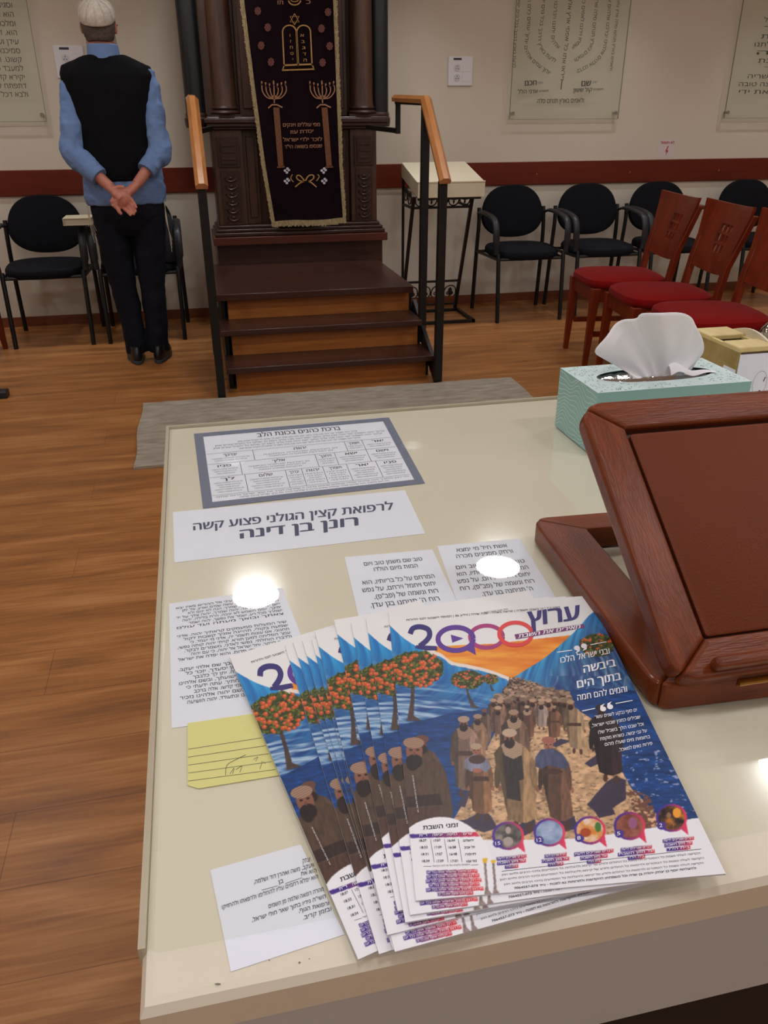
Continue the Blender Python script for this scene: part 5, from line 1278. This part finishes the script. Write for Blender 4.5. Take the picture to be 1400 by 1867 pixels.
# ---- tissue box
def tissue_box():
    x0, x1, y0, y1, z0, z1 = .500, .730, .940, 1.062, CT, .937
    t = thing('tissue_box', (.61, 1.0, CT), 'pale aqua patterned tissue box with a white tissue standing up, behind the book stand', 'tissue box')
    b = MB(); sl = [(.565-.61+.0, 0)]
    # carton with an oval opening
    n = 32; oc = ((x0+x1)/2+.002, (y0+y1)/2, .088, .038)
    oval = [(oc[0]+oc[2]*math.copysign(abs(math.cos(a))**.8, math.cos(a)), oc[1]+oc[3]*math.sin(a)*.8) for a in [2*PI*k/n for k in range(n)]]
    def sq(a):
        c, s = math.cos(a), math.sin(a); m_ = max(abs(c)/((x1-x0)/2), abs(s)/((y1-y0)/2)); return ((x0+x1)/2+c/m_, (y0+y1)/2+s/m_)
    angs = [math.atan2(p[1]-(y0+y1)/2, p[0]-(x0+x1)/2) for p in oval]; outer = [sq(a) for a in angs]
    cs_ = [math.atan2(sy*(y1-y0)/2, sx*(x1-x0)/2) for sx, sy in ((1, 1), (-1, 1), (-1, -1), (1, -1))]
    for c in cs_:
        k = min(range(n), key=lambda i: abs((angs[i]-c+PI) % (2*PI)-PI)); outer[k] = sq(c)
    b.add([(p[0], p[1], z1) for p in oval]+[(p[0], p[1], z1) for p in outer], [(i, i+n, (i+1) % n+n, (i+1) % n) for i in range(n)])
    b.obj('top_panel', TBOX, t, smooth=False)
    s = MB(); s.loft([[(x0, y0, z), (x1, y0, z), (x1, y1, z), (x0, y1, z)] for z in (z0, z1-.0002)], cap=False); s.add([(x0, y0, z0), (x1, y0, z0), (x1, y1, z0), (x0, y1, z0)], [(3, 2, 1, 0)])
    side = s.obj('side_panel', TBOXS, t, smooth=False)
    g = MB()
    for k in range(13):     # white waves on the end panel
        zz = z0+.004+.0068*k
        pts = [(y0+.002+(y1-y0-.004)*q/30, zz+.0055*math.sin(q/30*9+k*.35)+.003*math.sin(q/30*17)) for q in range(31)]
        pts = [(a_, min(max(b_, z0+.001), z1-.0015)) for a_, b_ in pts]
        g.add([(x0-.0003, a_, b_+d) for a_, b_ in pts for d in (-.0005, .0005)], [(2*i, 2*i+1, 2*i+3, 2*i+2) for i in range(30)])
    g.obj('wave_print', TBLINE, side, smooth=False)
    g = MB(); r = random.Random(4)
    for k in range(560):
        x, y = r.uniform(x0+.003, x1-.003), r.uniform(y0+.003, y1-.003)
        if ((x-oc[0])/(oc[2]+.006))**2+((y-oc[1])/(oc[3]+.002))**2 < 1: continue
        a = r.uniform(0, 3); s_ = .0011; ca, sa = math.cos(a)*s_*1.5, math.sin(a)*s_*1.5
        g.add([(x-ca, y-sa, z1+.0002), (x+sa*.5, y-ca*.5, z1+.0002), (x+ca, y+sa, z1+.0002), (x-sa*.5, y+ca*.5, z1+.0002)], [(0, 1, 2, 3)])
    g.obj('dash_print', TBDOT, t, smooth=False)
    g = MB(); n2, k2 = 26, 10; V = []
    for i in range(n2+1):
        for j in range(k2+1):
            u, v = i/n2*2-1, j/k2*2-1
            V.append((oc[0]+u*oc[2]*1.0, oc[1]+v*oc[3]*.86*math.sqrt(max(1-u*u*.75, 0)), z1-.004-.010*(1-v*v)*(1-u*u*.5)+.0015*math.sin(i*2.3)*math.cos(j*2.9)))
    g.add(V, [(i*(k2+1)+j, (i+1)*(k2+1)+j, (i+1)*(k2+1)+j+1, i*(k2+1)+j+1) for i in range(n2) for j in range(k2)])
    g.obj('plastic_film', FOIL, t)
    # the standing tissue
    out = cat([tuple(ony(x, y, 1.0)[[0, 2]]) for x, y in ((1172, 690), (1130, 668), (1092, 646), (1118, 610), (1140, 588), (1161, 581), (1163, 568), (1195, 564), (1238, 568), (1262, 586), (1279, 612), (1284, 645), (1277, 668), (1262, 690), (1245, 696))], 5)
    m_, k = len(out), 22; V = []; bL, bR = [np.array([ony(x, 694, 1.0)[0], .932]) for x in (1152, 1258)]; pin = (bL+bR)/2
    for i, p in enumerate(out):
        f = i/(m_-1); pn = bL*(1-f)+bR*f
        for j in range(k+1):
            r_ = j/k; q = pn+(np.array(p)-pn)*r_; ph = f*PI*2
            dy = .018*r_*math.sin(ph*1.3+.4)+.006*r_*math.sin(ph*3.1+1.5*r_)+.0025*math.sin(ph*7+r_*3)*(.4+r_*.6)
            V.append((q[0], 1.0+dy, max(q[1], .934)))
    F = [(i*(k+1)+j, (i+1)*(k+1)+j, (i+1)*(k+1)+j+1, i*(k+1)+j+1) for i in range(m_-1) for j in range(k)]
    o = rawobj('tissue', V, F, TISSUE, t); sd = o.modifiers.new('thick', 'SOLIDIFY'); sd.thickness = .0015
    pl = []
    for i in range(17):
        for j in range(6):
            a = i/16; pl.append((pin[0]+.005+.072*a, .985+.022*(j/5)*(1-.7*a), .9365+.012*math.sin(PI*j/5)*(1-a)+.006*math.sin(a*9)*(1-a)+.002))
    o2 = rawobj('tissue_corner', pl, [(i*6+j, (i+1)*6+j, (i+1)*6+j+1, i*6+j+1) for i in range(16) for j in range(5)], TISSUE, o)
tissue_box()

# ---- wooden charity box behind the tissues
def charity_box():
    x0, x1, y0, y1, z0, z1 = .785, .850, 1.052, 1.178, CT, .945
    t = thing('charity_box', (.82, 1.11, CT), 'small worn collection box with pale wooden slotted top behind the tissue box', 'collection box')
    MB().box(x0, x0+.004, y0, y1, z0, z1).obj('side_panel', TANPL, t, bev=.001)
    MB().box(x0+.0042, x1-.0042, y1-.004, y1, z0, z1-.002).box(x0+.0042, x1-.0042, y0+.001, y0+.004, z0, z1-.002).box(x0+.0042, x1-.0042, y0+.004, y1-.004, z0, z0+.004).obj('inner_panel', DARKIN, t)
    g = MB(); poly_ = [(y0, z0), (y1, z0), (y1, z1)]+[(y1-(y1-y0)*k/12, z1+.016*math.sin(PI*k/12)) for k in range(1, 12)]+[(y0, z1)]
    g.prism(poly_, lambda p: (x1-.004, p[0], p[1]), lambda p: (x1, p[0], p[1])); g.obj('arched_side', mat('pale_cream_wood', (222, 212, 186), .5), t, smooth=False)
    for a, b in ((y0, y0+.044), (y1-.05, y1)):
        MB().box(x0-.001, x1-.0042, a, b, z1-.0018, z1+.007).obj('top_block', PINE, t, bev=.002)
    MB().box(x0+.0005, x0+.006, y0+.044, y1-.05, z1-.001, z1+.004).box(x1-.010, x1-.0042, y0+.044, y1-.05, z1-.001, z1+.003).obj('slot_edge', PINE, t)
    p = MB().box(x0+.002, x1-.002, y0-.0014, y0-.0004, z0+.001, z1-.004).box(x0-.0014, x0-.0004, y0, y0+.03, z0+.001, z1-.028); s = p.obj('paper_label', WHITEP, t, smooth=False)
    e = Ink(lambda q: (x0-.0017, q[0], q[1]), (-5e-5, 0, 0))
    for k in range(4): e.line('קופת צדקה', (y0+.006+.006*k, z0+.01), (y0+.0061+.006*k, z0+.055), .0035, .01, (-1, 0))
    e.obj('label_text', GREYLINE, s)
    e = Ink(lambda q: (q[0], y0-.0018, q[1])); e.stroke([(x1-.022, z0+.022), (x1-.017, z0+.034)], .003); e.stroke([(x1-.014, z0+.048), (x1-.012, z0+.055)], .0016)
    e.ring((x1-.02, z0+.045), .012, .02, .0004); e.obj('label_mark', GREYLINE, s)
charity_box()
g = thing('metal_canister', (.935, 1.12, CT), 'shiny steel canister with domed lid at the right edge beside the collection box', 'canister')
cym = 1.10; cxm = ony(1400, 640, cym)[0]+.014
MB().lathe([(.027, CT), (.028, CT+.004), (.026, CT+.05), (.026, CT+.095), (.028, CT+.10)], cxm, cym, 28).obj('body', STEEL, g)
MB().lathe([(.029, CT+.1005), (.030, CT+.104), (.028, CT+.114), (.020, CT+.124), (.010, CT+.129), (.006, CT+.134), (.008, CT+.140), (.003, CT+.144)], cxm, cym, 28).obj('lid', CHROME, g)

# ---- folding wooden book stand
def book_stand():
    ox, oy = .313, .438; A = math.radians(-3.0)
    t = thing('book_stand', (ox+.16, oy+.14, CT), 'reddish brown wooden folding book stand with brown leatherette panel on the right of the table', 'book stand')
    Mb = Matrix.Translation((ox, oy, CT)) @ Matrix.Rotation(A, 4, 'Z'); W_, D_ = .36, .295
    def frame(M, w, d, th, fl, fr, ff, fn, r, mats, name):
        # four mitred members with rounded outer corners; fl, fr, ff, fn = widths left right far near
        out = {'near': None}
        xi0, xi1, yi0, yi1 = fl, w-fr, fn, d-ff
        n = 6
        def arc(cx, cy, a0, a1): return [(cx+r*math.cos(math.radians(a0+(a1-a0)*k/n)), cy+r*math.sin(math.radians(a0+(a1-a0)*k/n))) for k in range(n+1)]
        c_bl, c_br, c_tr, c_tl = arc(r, r, 180, 270), arc(w-r, r, 270, 360), arc(w-r, d-r, 0, 90), arc(r, d-r, 90, 180); h = n//2
        members = [('near', c_bl[h:]+c_br[:h+1]+[(xi1, yi0), (xi0, yi0)], mats[1]), ('right', c_br[h:]+c_tr[:h+1]+[(xi1, yi1), (xi1, yi0)], mats[0]),
                   ('far', c_tr[h:]+c_tl[:h+1]+[(xi0, yi1), (xi1, yi1)], mats[1]), ('left', c_tl[h:]+c_bl[:h+1]+[(xi0, yi0), (xi0, yi1)], mats[0])]
        obs = []
        for nm, p, m in members:
            g = MB(); g.prism(p, lambda q: M @ Vector((q[0], q[1], 0)), lambda q: M @ Vector((q[0], q[1], th))); ob = g.obj(name, m, t, smooth=False); bevel(ob, .0048, 4, 60); obs.append(ob)
        return (xi0, xi1, yi0, yi1)
    frame(Mb, W_, D_, .025, .050, .05, .034, .04, .016, (SHT, SHTH), 'base_frame_bar')
    hz = CT+.028; T = math.radians(35)
    Mp = Matrix.Translation((.3195, .446, hz)) @ Matrix.Rotation(math.radians(-.8), 4, 'Z') @ Matrix.Rotation(T, 4, 'X') @ Matrix.Translation((0, -.012, 0))
    pw, pd = .352, .262; th = .020
    ix = frame(Mp, pw, pd, th, .036, .036, .031, .032, .022, (SHT, SHTH), 'tilted_frame_bar')
    g = MB(); g.box(ix[0]-.004, ix[1]+.004, ix[2]-.004, ix[3]+.004, .003, .011); g.V = [tuple(Mp @ Vector(v)) for v in g.V]; g.obj('backing_board', mat('dark_groove', (52, 22, 12), .5), t, smooth=False)
    g = MB(); rr_ = rrect(ix[0]+.003, ix[1]-.003, ix[2]+.002, ix[3]-.005, .003, 3); g.loft([[Mp @ Vector((a*1.0, b, z)) for a, b in rr_] for z in (.0112, .0165)]+[[Mp @ Vector((a+(.0015 if a < .17 else -.0015), b+(.0015 if b < .13 else -.0015), .0178)) for a, b in rr_]]); g.obj('leather_panel', LEATH, t)
    g = MB(); g.box(.03, pw-.03, .004, .014, th+.0002, th+.013); g.V = [tuple(Mp @ Vector(v)) for v in g.V]; bevel(g.obj('book_ledge', SHTH, t, smooth=False), .004, 3)
    g = MB(); x = .374
    for a in (0, 1): g.box(x+.019*a, x+.0185+.019*a, oy-.0115, oy-.0095, hz-.004, hz+.0015)
    g.tube([(x, oy-.0125, hz-.0012), (x+.0375, oy-.0125, hz-.0012)], .0018, 8); g.obj('hinge', BRASS, t)
    # prop that holds the panel open
    g = MB()
    for xx in (.42, .60):
        a = Mp @ Vector((xx-.32, .20, -.001)); g.bar(a, (xx, a.y+.045, CT+.027), .012, .006)
    g.obj('prop', SHT, t)
book_stand()
# black board filling the dark region below the near table edge
t = thing('dark_panel', (.75, .34, 0), 'black panel below the near edge of the cream table, lower right corner', 'panel')
MB().box(.24, 1.24, .335, .36, .02, .69).obj('panel_board', mat('black_laminate', (18, 16, 20), .6), t, bev=.003)
MB().box(.30, .34, .32, .40, 0, .0195).box(1.14, 1.18, .32, .40, 0, .0195).obj('foot', BLKMET, t)
